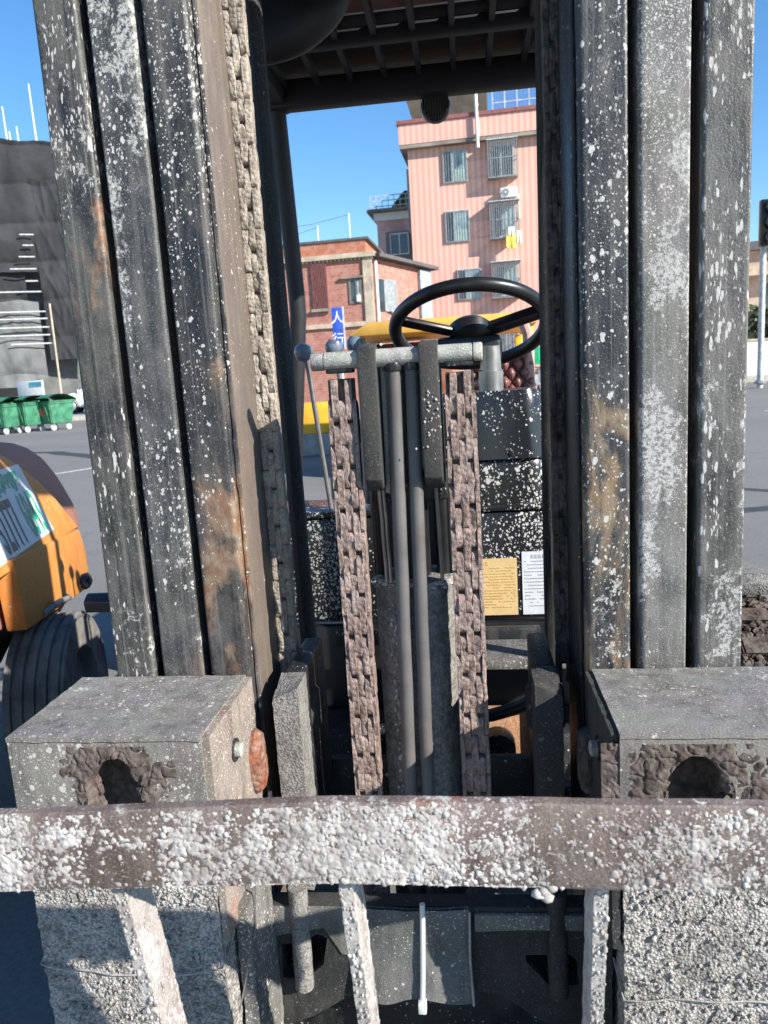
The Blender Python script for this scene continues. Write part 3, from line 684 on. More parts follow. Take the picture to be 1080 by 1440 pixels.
# frame seen low between the rails: sunlit ledge, rust plate, hose, dark cross plate
MB().box(-.02, .20, 1.47, 1.60, .655, .675, .003).build('frame_ledge', M['lowgrey'], FK)
p_ = at(735, 1040, 1.50)
MB().box(-.05, .17, 1.50, 1.52, p_.z-.09, p_.z+.07, .003).build('tilt_bracket', M['rustplate'], FK)
MB().tube([at(640, 1010, 1.44), at(690, 1006, 1.42), at(730, 995, 1.41), at(768, 975, 1.40)], .013, 12).build('hose', M['black'], FK)
MB().lathe([(0, 0), (.03, 0), (.035, .01), (.035, .05), (0, .05)], at(700, 1040, 1.47), (0, -1, 0), 20).build('tilt_pin', M['dark'], FK)
MB().box(XC-.25, XC+.25, 1.31, 1.33, at(700, 1120, 1.31).z-.12, at(700, 1066, 1.31).z, .003).build('cross_plate', M['dark'], FK)
MB().box(XC-.22, XC+.24, 1.60, 1.62, .665, .70, .003).build('frame_rail', M['dark'], FK)

# steering wheel, its column and hub
WC = Vector((.018, 1.93, 1.372)); al = R(27)
wx = Vector((1, .03, 0)).normalized(); wd = Vector((0, -math.cos(al), math.sin(al))); wn = wx.cross(wd).normalized()
m = MB(); m.tube([WC+wx*.187*math.cos(2*math.pi*k/64)+wd*.187*math.sin(2*math.pi*k/64) for k in range(64)], .0165, 14, True)
sw = m.build('steering_wheel', M['black'], FK)
hub = WC+Vector((.0, .0, -.018))
for a_ in (18, 162, 270):
    e = WC+wx*.18*math.cos(R(a_))+wd*.18*math.sin(R(a_)); s0 = hub+(e-hub)*.16; dd = (e-s0).normalized(); sd = dd.cross(wn).normalized()
    MB().obox((s0+e)/2, dd, sd, wn, (e-s0).length/2, .016, .007, .004).build('spoke', M['black'], sw)
MB().lathe([(0, -.03), (.045, -.03), (.055, -.02), (.055, .01), (.03, .018), (0, .018)], hub, wn, 28).build('hub', M['black'], sw)
MB().box(WC.x-.085, WC.x+.075, 1.90, 2.0, 1.285, 1.352, .012).build('instrument_pod', M['black'], FK)
p_ = at(690, 520, 1.91)
MB().lathe([(0, 0), (.030, 0), (.030, .06), (.026, .062), (.026, .065), (.024, .12), (0, .12)], (p_.x, 1.91, 1.205), (0, -.1, 1), 24).build('steering_column', M['chrome'], FK)
# hydraulic levers with blue-grey knobs
M['lever'] = plain('dull_lever_steel', (.13, .13, .13), .5, .3, var=.25, sc=30)
M['knob'] = plain('knob_plastic', (.12, .15, .2), .3, var=.3, sc=50)
for kx, ky, bx, by, Y in ((427, 495, 467, 722, 1.80), (470, 489, 500, 722, 1.86), (500, 484, 520, 722, 1.90)):
    a, b = at(kx, ky, Y), at(bx, by, Y)
    lv = MB().tube([a, a.lerp(b, .12)+Vector((.004, 0, 0)), b], .006, 10).build('control_lever', M['lever'], FK)
    MB().lathe([(0, -.022), (.012, -.022), (.022, -.008), (.023, .004), (.017, .017), (0, .021)], a, (.35, 0, 1), 20).build('knob', M['knob'], lv)
# seat back with diamond quilting
def quilt(u_, v_):
    x = .03+.20*u_; z = .98+.34*v_
    q = abs(math.sin((x*1.0+z*.75)*70))*abs(math.sin((x*1.0-z*.75)*70))
    return (x, 2.62+.03*v_-.030*q**.45-.03*math.sin(u_*math.pi), z)
m = MB().sheet(quilt, 90, 150)
m.v = [(x, y-.012, z) for x, y, z in m.v]
seat = m.build('seat_back', plain('maroon_quilted_vinyl', (.20, .085, .075), .35, var=.15, sc=30), FK, ang=80)
MB().box(.02, .24, 2.64, 2.75, .90, 1.32, .03).build('seat_shell', M['black'], seat)
MB().box(.02, .25, 2.30, 2.72, .84, .97, .04).build('seat_cushion', seat.data.materials[0], seat)
for x_ in (.235,):
    pa, pb = at(742, 470, 2.62), at(746, 556, 2.62)
    MB().tube([pb+Vector((0, 0, -.4)), pb, pa, pa+Vector((-.02, 0, .06))], .018, 10).build('seat_bolster', plain('pinkish_vinyl', (.50, .28, .24), .5), seat)
# engine hood behind the seat
MB().box(-.50, .31, 2.78, 3.55, .60, 1.10, .04).build('engine_hood', plain('dark_hood_paint', (.05, .05, .05), .5), FK)

# overhead guard: front posts, curved rear pillars, roof frame, slats, tinted roof sheet
for f_ in (lambda x: x, mir):
    pa, pb = at(354, 0, 1.48), at(437, 930, 1.48)
    d_ = (pa-pb)
    pts = [pb+d_*(k/12) for k in range(-3, 17)]
    pts = [Vector((f_(q.x), q.y, q.z)) for q in pts]
    MB().tube(pts, .017, 10).roughen(.0006, 90).build('front_post', M['darkp'], FK)
    x_ = f_(-.535)
    pr = []
    for k in range(25):
        h_ = k/24; z = .62+1.49*h_; pr.append((x_-(1 if x_ < XC else -1)*.07*max(0, (1.5-z)/.5), 2.62-.22*h_, z))
    MB().tube(pr, .027, 12).build('rear_pillar', M['guard'], FK)
    MB().box(min(f_(-.50), f_(-.56)), max(f_(-.50), f_(-.56)), 1.35, 2.46, 2.085, 2.155, .012).build('roof_side_rail', M['guard'], FK)
MB().box(XC-.46, XC+.46, 2.36, 2.42, 2.075, 2.155, .01).build('roof_rear_beam', M['guard'], FK)
MB().box(XC-.46, XC+.46, 2.085, 2.12, 2.115, 2.155, .006).build('roof_cross_beam', M['guard'], FK)
MB().box(XC-.46, XC+.46, 1.33, 1.40, 2.10, 2.16, .01).build('roof_front_beam', M['guard'], FK)
for k in range(9):
    x_ = XC-.40+.10*k
    MB().box(x_-.008, x_+.008, 1.40, 2.36, 2.125, 2.165, .003).build('roof_slat', M['guard'], FK)
t = NT('brown_roof_sheet'); p = t.pos(); c = t.mix(t.step(t.noise(p, 6, 5), .3, .7), (.19, .12, .092), (.27, .175, .135))
tr = t.n('ShaderNodeBsdfTranslucent'); t.l(c, tr.inputs[0]); mx = t.n('ShaderNodeMixShader'); mx.inputs[0].default_value = .25
t.fin(c, .7); t.l(t.b.outputs[0], mx.inputs[1]); t.l(tr.outputs[0], mx.inputs[2]); t.l(mx.outputs[0], t.out.inputs[0]); M['sheet'] = t.m
for k in range(2):
    MB().box(XC-.50, XC+.50, 1.34+.36*k, 1.695+.36*k, 2.172, 2.178).build('roof_sheet', M['sheet'], FK)
MB().box(XC-.50, XC+.50, 2.065, 2.42, 2.172, 2.178).build('roof_sheet', M['guard'], FK)
# round grilled horn under the rear beam
M['bars0'] = plain('dull_grille', (.06, .06, .065), .5); hc = at(612, 147, 2.40)
hn = MB().lathe([(0, 0), (.036, 0), (.043, .006), (.045, .014), (.045, .030), (.03, .05), (0, .055)], hc, (0, 1, 0), 32).build('horn', M['black'], FK)
m = MB()
for k in range(-5, 6):
    q = .0075*k; h = math.sqrt(max(0, .040**2-q*q)); m.box(hc.x+q-.0018, hc.x+q+.0018, hc.y-.004, hc.y+.002, hc.z-h, hc.z+h)
m.build('grille', M['bars0'], hn, smooth=False)
MB().tube([hc+Vector((0, .03, .04)), hc+Vector((.02, .03, .055)), hc+Vector((.04, .02, .05)), hc+Vector((.03, 0, .062)), hc+Vector((-.01, .01, .07))], .005, 8).build('horn_bracket', M['guard'], hn)
# big rounded mirror housing under the roof, front corner
mc = at(405, 18, 1.62); m = MB()
prof = []
for k in range(13):
    a_ = R(-90+15*k); prof.append((.125*abs(math.cos(a_))**.6, .035*math.sin(a_)))
m.lathe(prof, (0, 0, 0), (0, 0, 1), 40)
rot = Matrix.Rotation(R(-22), 4, 'Y') @ Matrix.Rotation(R(62), 4, 'X')
m.v = [tuple(mc+rot @ Vector((x*1.1, y*.8, z*1.3))) for x, y, z in m.v]
m.build('mirror', M['guard'], FK, ang=60)
MB().tube([mc, mc+Vector((-.1, 0, .06)), Vector((-.47, 1.5, 2.1))], .009, 8).build('mirror_arm', M['guard'], FK)

# front wheels with fenders, muddy on the sunny side
def wheel(xm, y, z, r_, wd_, mat, mud):
    m = MB(); h = wd_/2
    m.lathe([(.0, -h*.7), (r_*.55, -h*.75), (r_*.62, -h), (r_*.93, -h), (r_, -h*.8), (r_, h*.8), (r_*.93, h), (r_*.62, h), (r_*.55, h*.75), (0, h*.7)], (xm, y, z), (1, 0, 0), 48)
    o = m.build('front_wheel', mat, FK)
    m = MB()
    for k in range(26):
        a_ = 2*math.pi*k/26
        c_ = Vector((xm, y+math.cos(a_)*(r_+.006), z+math.sin(a_)*(r_+.006))); tn = Vector((0, -math.sin(a_), math.cos(a_))); rn = Vector((0, math.cos(a_), math.sin(a_)))
        for s_ in (-1, 1): m.obox(c_+Vector((s_*h*.45, 0, 0)), (1, .0, 0), tn, rn, h*.42, r_*.05, .012, .003)
    m.build('tread', M['mud'] if mud else mat, o)
    if mud:
        m = MB()
        for k in range(2600):
            a_ = random.uniform(R(95), R(230)); x = xm+random.uniform(-h, h)
            m.blob((x, y+math.cos(a_)*(r_+.008), z+math.sin(a_)*(r_+.008)), random.uniform(.003, .011), (1, 1, 1), 1, .6)
        m.build('mud_clods', M['mud'], o, kind='stuff')
wheel(.555, 1.775, .36, .35, .20, M['rubber'], True); wheel(mir(.515), 1.78, .36, .355, .15, M['rubber'], False)
for f_, mt in (((lambda x: x), M['postc']), (mir, M['black'])):  # left fender is black because its shadow is put into the colour
    x0_, x1_ = sorted((f_(.445), f_(.69 if mt is M['postc'] else .592)))
    pts = [(1.385, .825), (1.38, .85), (1.40, .864), (1.55, .815), (1.78, .762), (2.1, .74), (2.1, .72), (1.78, .745), (1.55, .795), (1.42, .838)]
    m = MB().prism([Vector((x0_, y, z)) for y, z in pts], (x1_-x0_, 0, 0), .004); m.build('fender', mt, FK)
    MB().box(x0_, x1_, 2.09, 2.12, .40, .735, .004).build('fender_back', M['black'], FK)
# chassis sides and rear wheels out of sight behind the mast, counterweight
MB().box(-.62, .43, 2.0, 3.5, .25, .66, .04).build('chassis', M['guard'], FK)
MB().box(-.64, .45, 3.3, 3.95, .25, 1.05, .10).build('counterweight', M['guard'], FK)
for x_ in (-.52, .33): MB().lathe([(0, -.1), (.15, -.1), (.27, -.09), (.29, -.05), (.29, .05), (.27, .09), (.15, .1), (0, .1)], (x_, 3.3, .29), (1, 0, 0), 32).build('rear_wheel', M['rubber'], FK)

# ------------------------------------------------------------------ buildings beyond
class Facade:
    """local frame of a wall: x along the wall, -y out of it"""
    def __init__(s, px, py, Y, rz): 
        p = at(px, py, Y); s.o = Vector((p.x, p.y, gz(p.y))); s.rz = R(rz); s.m = Matrix.Translation(s.o) @ Matrix.Rotation(s.rz, 4, 'Z'); s.mi = s.m.inverted()
        s.n = s.m.to_3x3() @ Vector((0, -1, 0)); s.x = s.m.to_3x3() @ Vector((1, 0, 0))
    def l(s, px, py, y=0.0): q = s.mi @ at_plane(px, py, s.m @ Vector((0, y, 0)), s.n); return q.x, q.z
def striped(name, a, b, per, gr):
    t = NT(name); tc = t.n('ShaderNodeTexCoord').outputs['Object']; sp = t.n('ShaderNodeSeparateXYZ'); t.l(tc, sp.inputs[0])
    xx = t.math('FRACT', t.math('DIVIDE', t.math('ADD', sp.outputs[0], sp.outputs[1]), per))
    f = t.step(t.math('ABSOLUTE', t.math('SUBTRACT', xx, .5)), .19, .27)
    f = t.math('MULTIPLY', f, t.math('MULTIPLY_ADD', t.noise(tc, 1.3, 4), .5, .55))
    c = t.mix(f, a, b)
    rows = t.math('FRACT', t.math('DIVIDE', sp.outputs[2], .11)); c = t.mix(t.math('MULTIPLY', t.step(rows, .9, .98), .25), c, gr)
    c = t.mix(t.math('MULTIPLY', t.step(t.noise(tc, .5, 6, .65), .5, .75), .35), c, tuple(q*.72 for q in a))
    return t.fin(c, .75, 0)
M['pink'] = striped('pink_tile', (.63, .345, .275), (.71, .46, .38), .27, (.5, .3, .25))
M['cap'] = plain('dark_red_cap', (.24, .09, .085), .7); M['pane'] = plain('window_glass', (.10, .15, .16), .08, var=.5, sc=.8, spec=.8)
M['pane2'] = plain('dark_window_glass', (.05, .06, .065), .08, var=.5, sc=.8, spec=.8)
M['curtain'] = plain('curtained_glass', (.34, .44, .44), .12, var=.3, sc=2, spec=.8); M['curtain2'] = plain('pale_green_curtain', (.46, .60, .54), .5, var=.15, sc=3)
M['alu'] = plain('aluminium_frame', (.50, .51, .51), .5); M['bars'] = plain('grey_window_bars', (.22, .24, .25), .5); M['white'] = plain('white_paint', (.74, .73, .70), .6, var=.08)
M['concrete'] = plain('weathered_concrete', (.24, .215, .185), .9, var=.35, sc=1.2)
def window(par, x0, x1, z0, z1, pane, bars=12, cage=0.0, sash=.5, y=-.02, mat=None, frame=None):
    fr = MB(); t_ = .06; fm = frame or M['alu']
    for a in ((x0, x1, z1-t_, z1), (x0, x1, z0, z0+t_), (x0, x0+t_, z0+t_, z1-t_), (x1-t_, x1, z0+t_, z1-t_)): fr.box(a[0], a[1], y-.03, y+.04, a[2], a[3])
    xm = x0+(x1-x0)*sash; fr.box(xm-.035, xm+.035, y-.03, y+.02, z0+t_, z1-t_)
    o = fr.build('window', fm, par, smooth=False)
    pn = [pane, M['curtain'], M['pane2']]
    for k, (pa_, pb_) in enumerate(((x0+t_, xm-.036), (xm+.036, x1-t_))):
        MB().box(pa_, pb_, y-.008, y+.008, z0+t_, z1-t_).build('pane', pn[1-k if k < 1 else 0] if False else (M['pane2'] if k == 0 else M['curtain']) if pane is not M['pane2'] else pane, o, smooth=False)
    MB().box(xm+.05, x1-t_-.01, y-.014, y-.0085, z0+t_, z0+t_+(z1-z0)*.35).build('curtain', M['curtain2'], o, smooth=False) if pane is not M['pane2'] and not cage else None
    yb = y-.06-cage; m = MB()
    if cage:
        for z in (z0-.12, (z0+z1)/2, z1+.06): 
            m.box(x0-.12, x1+.12, yb-.02, yb+.02, z, z+.04)
            for xx in (x0-.12, x1+.08): m.box(xx, xx+.04, yb+.02, y, z, z+.04)
        for k in range(5):
            yy = yb+(y-yb)*(k+.5)/5
            for xx in (x0-.11, x1+.10): m.box(xx, xx+.016, yy, yy+.016, z0-.1, z1+.06)
    if bars:
        a, b = (x0-.1, x1+.1) if cage else (x0+.02, x1-.02)
        bh = .02 if cage else .013
        for k in range(bars+1): xx = a+(b-a)*k/bars; m.box(xx-bh, xx+bh, yb-.012, yb+.012, z0-(.1 if cage else 0), z1+(.06 if cage else 0))
    if m.v: m.build('security_bars', mat or M['bars'], o, smooth=False)
    if cage:
        MB().box(x0-.16, x1+.16, yb-.06, y, z1+.101, z1+.14).build('canopy', M['alu'], o, smooth=False)
        MB().box(x0-.12, x1+.12, yb+.02, y, z0-.115, z0-.09).build('cage_floor', M['bars'], o, smooth=False)
    return o
PB = Facade(574, 230, 37, -2.8)
pink = thing('apartment_building', PB.o, 'tall pink striped-tile apartment block with caged windows', 'building', rz=PB.rz, world=False)
zt = PB.l(563, 172, -.35)[1]; zp = PB.l(566, 206, -.35)[1]; xr = 11.5
MB().box(0, xr, 0, 12, -.3, zp+.05).build('wall', M['pink'], pink, smooth=False)
MB().box(-.35, xr+.35, -.36, 12.3, zp+.06, zt-.12).build('parapet', M['pink'], pink, smooth=False)
MB().box(-.33, xr+.33, -.34, 12.2, zp-.10, zp+.055).build('soffit', M['concrete'], pink, smooth=False)
MB().box(-.42, xr+.42, -.43, 12.4, zt-.115, zt+.05).build('parapet_cap', M['cap'], pink, smooth=False)
lx0, lz1 = PB.l(622, 213); lx1, lz0 = PB.l(658, 255); rx0, rz1 = PB.l(689, 205); rx1, rz0 = PB.l(724, 247)
dz = PB.l(640, 213)[1]-PB.l(644, 298)[1]
for k in range(4):
    z_ = -dz*k
    if lz0+z_ < .6: continue
    wl = window(pink, lx0+(.45 if k == 2 else 0), lx1+(.45 if k == 2 else 0), lz0+z_, lz1+z_, M['pane'], 9, 0, .36, y=-.03)
    window(pink, rx0, rx1, rz0+z_, rz1+z_, M['pane'] if k else M['pane2'], 13, .42, .45)
for a, b in ((PB.l(667, 430)[0], PB.l(735, 430)[0]),):
    MB().box(a, b, -.03, .02, .3, 2.7).build('shop_shutter', M['bars'], pink, smooth=False)
# roof house with its tilted concrete canopy, and the roof railing
Q = lambda px, py, y: PB.l(px, py, y)
a = Q(566, 120, .6); b = Q(684, 112, .6); c = Q(684, 152, .6); d = Q(580, 170, .6); e = Q(570, 138, .6)
MB().prism([Vector((q[0], .6, q[1])) for q in ((a[0], a[1]+.9), (b[0], b[1]+.9), (c[0], c[1]-1), (d[0]+.25, d[1]-1), (d[0], d[1]), e)], (0, 4, 0)).build('roof_house', plain('dark_weathered_concrete', (.085, .07, .055), .9, var=.3, sc=1.5), pink, smooth=False)  # shade on the roof house is put into this darker concrete colour
rl = MB(); q0 = Q(692, 150, .5); q1 = Q(790, 110, .5)
for k in range(9): rl.box(q0[0]+k*.55, q0[0]+k*.55+.05, .48, .52, zt, zt+1.15)
for z_ in (.12, .6, 1.1): rl.box(q0[0], q0[0]+4.6, .485, .515, zt+z_, zt+z_+.04)
rg = rl.build('roof_railing', M['alu'], pink, smooth=False)
t = NT('blue_tinted_glass'); t.b.inputs['Transmission Weight'].default_value = .9; t.b.inputs['IOR'].default_value = 1.05; t.fin((.55, .68, .85), .1); M['blueglass'] = t.m
for k in range(8): MB().box(q0[0]+k*.55+.06, q0[0]+k*.55+.54, .495, .505, zt+.17, zt+1.08).build('glass_panel', M['blueglass'], rg, smooth=False)
MB().box(-.10, -.02, -.05, .8, PB.l(574, 268)[1]-1.9, PB.l(574, 238)[1]).build('side_shutter', M['pane2'], pink, smooth=False)
def local_thing(name, fac, x, y, z, label, cat, group=None):
    return thing(name, fac.m @ Vector((x, y, z)), label, cat, group, rz=fac.rz, world=False)
# white drain pipe standing proud of the parapet
fx, fz = PB.l(672, 208, -.5); _, fz1 = PB.l(671, 122, -.5)
dp = local_thing('drain_pipe', PB, fx, -.52, fz, 'white pipe hanging down in front of the pink parapet', 'pipe')
MB().cyl((0, 0, 0), (-.02, 0, fz1-fz), .075, n=12).build('pipe', M['white'], dp)
for z_ in (.6, 1.8): MB().box(-.09, .09, -.02, .13, z_, z_+.06).build('clip', M['white'], dp)
# air conditioner, hung washing
ax_, az_ = PB.l(704, 278, -.35); bx_, bz_ = PB.l(727, 262, -.35)
ac = local_thing('air_conditioner', PB, ax_, -.02, az_, 'white air conditioner unit between the two upper caged windows', 'air conditioner')
ww, hh = bx_-ax_, bz_-az_
MB().box(0, ww, -.36, -.06, 0, hh, .02).build('casing', M['white'], ac)
fan = MB().lathe([(0, 0), (hh*.36, 0), (hh*.36, .01), (hh*.40, .012), (hh*.40, .02), (0, .02)], (hh*.55, -.36, hh*.5), (0, -1, 0), 28).build('fan_grille', M['bars'], ac)
MB().cyl((hh*.55, -.381, hh*.5), (hh*.55, -.39, hh*.5), hh*.1, n=16).build('fan_hub', M['white'], fan)
for x_ in (.1, ww-.1): MB().box(x_-.03, x_+.03, -.36, .015, -.05, -.01).build('bracket', M['bars'], ac)
MB().tube([(ww-.05, -.1, .2), (ww+.06, -.08, .1), (ww+.08, -.05, -.9)], .03, 8).build('hose', M['white'], ac)
def cloth(px0, py0, px1, py1, col, label):
    x0, z1 = PB.l(px0, py0, -.62); x1, z0 = PB.l(px1, py1, -.62)
    fn = lambda u_, v_: ((x1-x0)*u_, -.03*math.sin(u_*9+2)*v_-.02*v_, (z1-z0)*(1-v_)-.08*v_*math.sin(u_*3.1))
    m = MB().sheet(fn, 14, 10); n_ = len(m.v); m.v += [(x, y+.02, z) for x, y, z in m.v]; m.f += [tuple(i+n_ for i in f[::-1]) for f in m.f[:]]
    o = m.build('hanging_cloth', plain('cloth_'+label[:6], col, .9, var=.1, sc=4)); o.location = PB.m @ Vector((x0, -.62, z0)); o.rotation_euler.z = PB.rz
    tag(o, label, 'cloth', 'washing on the caged window')
cloth(712, 329, 727, 346, (.80, .66, .12), 'yellow cloth hung from the middle caged window')
cloth(715, 319, 724, 329, (.75, .77, .82), 'small white cloth hung just above the yellow one')
cloth(727, 324, 734, 340, (.74, .70, .68), 'pale cloth hung at the outer corner of the cage')

# brick house with parapet, cornice, corner pilaster and lean-to side
def brick(name, a, b, mo, sc):
    t = NT(name); tc = t.n('ShaderNodeTexCoord').outputs['Object']; sp = t.n('ShaderNodeSeparateXYZ'); t.l(tc, sp.inputs[0]); cb = t.n('ShaderNodeCombineXYZ')
    t.l(t.math('ADD', sp.outputs[0], sp.outputs[1]), cb.inputs[0]); t.l(sp.outputs[2], cb.inputs[1])
    q = t.n('ShaderNodeTexBrick'); t.l(cb.outputs[0], q.inputs['Vector']); q.inputs['Scale'].default_value = sc; q.inputs['Color1'].default_value = (*a, 1); q.inputs['Color2'].default_value = (*b, 1); q.inputs['Mortar'].default_value = (*mo, 1)
    q.inputs['Mortar Size'].default_value = .012; q.inputs['Bias'].default_value = -.1
    c = t.mix(t.math('MULTIPLY', t.step(t.noise(tc, 3.5, 6, .7), .46, .62), .5), q.outputs['Color'], (.46, .29, .235))
    c = t.mix(t.math('MULTIPLY', t.step(t.noise(tc, 9, 5, .7), .55, .7), .35), c, (.25, .10, .08))
    return t.fin(c, .9, 0, t.bump(q.outputs['Fac'], .3, .01))
M['brick'] = brick('pink_red_brick', (.36, .125, .09), (.43, .19, .145), (.40, .29, .24), 2.6)
M['brick2'] = brick('orange_brick', (.40, .12, .06), (.44, .17, .10), (.36, .22, .16), 2.6)
M['trim'] = plain('cream_trim', (.46, .38, .29), .8, sc=3); M['tile'] = plain('dark_roof_tile', (.09, .085, .085), .85, sc=3)
BF = Facade(524, 400, 28, -3.0)
house = thing('brick_house', BF.o, 'old red brick house with cream corner pilaster and barred window', 'house', rz=BF.rz, world=False)
zc = BF.l(524, 360)[1]; z2 = BF.l(515, 333)[1]; xl = -6.5
MB().box(xl, 0, 0, 7, -.3, zc-.02).build('wall', M['brick'], house, smooth=False)
MB().box(xl, BF.l(513, 345)[0], .05, 6, zc+.16, z2-.07).build('parapet', M['brick2'], house, smooth=False)
MB().box(xl-.05, BF.l(515, 334)[0]+.06, 0, 6.1, z2-.065, z2+.02).build('parapet_cap', M['tile'], house, smooth=False)
MB().box(xl-.1, .16, -.16, 7, zc-.015, zc+.15).build('cornice', M['trim'], house, smooth=False)
m = MB()
for k in range(44): m.box(xl+.05+k*.15, xl+.12+k*.15, -.10, -.002, zc-.09, zc-.02)
m.build('dentils', M['trim'], house, smooth=False)
zb1 = BF.l(470, 459)[1]; MB().box(xl, -.2, -.09, -.001, zb1-.06, zb1+.10).build('string_course', M['trim'], house, smooth=False)
MB().box(-.32, .02, -.07, .3, -.2, zc-.03).build('pilaster', M['trim'], house, smooth=False)
x0, z1 = BF.l(437, 370); x1, z0 = BF.l(463, 433)
window(house, x0, x1, z0, z1, M['pane2'], 9, 0, .5, y=-.01, mat=M['cap'], frame=M['cap'])
MB().box(x0-.08, x1+.08, -.14, -.06, z0-.12, z0-.02).build('sill', M['concrete'], house, smooth=False)
x0, z1 = BF.l(490, 393); x1, z0 = BF.l(510, 426)
wn_ = window(house, x0, x1, z0, z1, M['pane'], 0, 0, .6, y=-.01, frame=M['concrete'])
MB().box(x0+.28, x1-.05, -.10, -.045, z0+.05, z0+.28).build('notice', M['white'], wn_, smooth=False)
MB().box(x0-.28, x1+.08, -.12, 0, z1+.02, z1+.10).build('lintel', M['concrete'], house, smooth=False)
# lean-to side wall receding to the right of the pilaster
sd = R(21+3.0)
def SW(s_, z, y=0.0): return Vector((.025+math.sin(sd)*s_+math.cos(sd)*y, .0+math.cos(sd)*s_-math.sin(sd)*y, z))
NW = BF.m.to_3x3() @ Vector((math.cos(sd), -math.sin(sd), 0)); PW = BF.m @ SW(0, 0)
def swpx(px, py): 
    q = BF.mi @ at_plane(px, py, PW, NW); return (q-SW(0, 0)).x/math.sin(sd), q.z
s1, zr1 = swpx(600, 380); zr0 = swpx(530, 364)[1]
MB().prism([SW(0.05, -.3), SW(s1, -.3), SW(s1, zr1), SW(.05, zr0)], SW(0, 0, -.5)-SW(0, 0)).build('side_wall', M['brick'], house, smooth=False)
MB().prism([SW(0.0, zr0+.02, .35), SW(s1+.4, zr1+.0, .35), SW(s1+.4, zr1+.13, .35), SW(0, zr0+.15, .35)], SW(0, 0, -3.5)-SW(0, 0)).build('lean_to_roof', M['tile'], house, smooth=False)
s2, _ = swpx(596, 400)
MB().prism([SW(s2-.5, -.2, .02), SW(s2+.35, -.2, .02), SW(s2+.35, zr1-.05, .02), SW(s2-.5, zr1-.05, .02)], SW(0, 0, .12)-SW(0, 0)).build('metal_door', plain('pale_blue_door', (.30, .35, .38), .6), house, smooth=False)
sa, za1 = swpx(530, 392); sb, za0 = swpx(541, 438)
o = MB().prism([SW(sa, za0, .0), SW(sb, za0, .0), SW(sb, za1, .0), SW(sa, za1, .0)], SW(0, 0, .04)-SW(0, 0)).build('side_window', M['pane2'], house, smooth=False)
MB().prism([SW(sb, za0, .01), SW(sb+.5, za0, .25), SW(sb+.5, za1, .25), SW(sb, za1, .01)], SW(.03, 0, .02)-SW(0, 0)).build('shutter', M['bars'], o, smooth=False)
MB().tube([SW(.12, zr0-.1, .07), SW(.12, 0, .07)], .06, 8).build('down_pipe', M['white'], house)
# aerial poles with a wire on its roof
for k, (px, top_) in enumerate(((446, 318), (490, 300))):
    x0, z1 = BF.l(px, top_, 2.5); an = local_thing('aerial_pole', BF, x0, 2.5, z2, ('short' if k == 0 else 'tall')+' thin white aerial pole on the brick house roof', 'pole', 'aerials on the brick house')
    MB().cyl((0, 0, 0), (0, 0, z1-z2), .03, n=8).build('mast', M['white'], an)
    MB().tube([(0, 0, z1-z2-.05), (-1.5, .1, z1-z2-.35+.1*k), (-3, .2, z1-z2-.30)], .012, 6).build('wire', M['bars'], an)

# pale pink house behind the brick one
MF = Facade(531, 330, 46, -3.0)
mid = thing('pink_house', MF.o, 'pale pink house with white cornice half hidden behind the tall block', 'house', rz=MF.rz, world=False)
zt2 = MF.l(530, 298)[1]; zc2 = MF.l(530, 312)[1]
MB().box(0, 9, 0, 8, -.3, zc2).build('wall', plain('pale_pink_render', (.62, .40, .38), .85, sc=1), mid, smooth=False)
MB().box(-.15, 9.1, -.15, 8, zc2+.002, zc2+.45).build('frieze', M['white'], mid, smooth=False)
MB().box(-.5, 9.2, -.5, 8, zc2+.455, zc2+.62).build('cornice', M['concrete'], mid, smooth=False)
rl = MB()
for k in range(16): rl.box(-.3+k*.35, -.26+k*.35, -.3, -.26, zc2+.62, zc2+1.35)
for z_ in (.75, 1.05, 1.33): rl.box(-.3, 5, -.3, -.27, zc2+z_, zc2+z_+.05)
rl.build('railing', M['alu'], mid, smooth=False)
x0, z1 = MF.l(548, 329, -.4); x1, z0 = MF.l(576, 357, -.4)
MB().box(x0-.25, x1+.3, -.38, -.002, z0-.3, z1+.12).build('bay', plain('grey_bay', (.20, .17, .17), .8), mid, smooth=False)
window(mid, x0, x1, z0, z1, M['pane2'], 2, 0, .5, y=-.42, mat=M['white'], frame=M['white'])
x0, z1 = MF.l(555, 284, 1.0); x1, z0 = MF.l(577, 296, 1.0)
o = MB().blob((x0+.9, 1.2, zc2+1.0), .8, (1.3, .8, .8), 3, .9).build('potted_hedge', plain('dark_leaves', (.03, .06, .025), .8, var=.6, sc=9, bump=1, bsc=20), mid)
MB().box(x0, x1, .6, 1.8, zc2+.62, zc2+.9).build('planter', M['concrete'], mid, smooth=False)

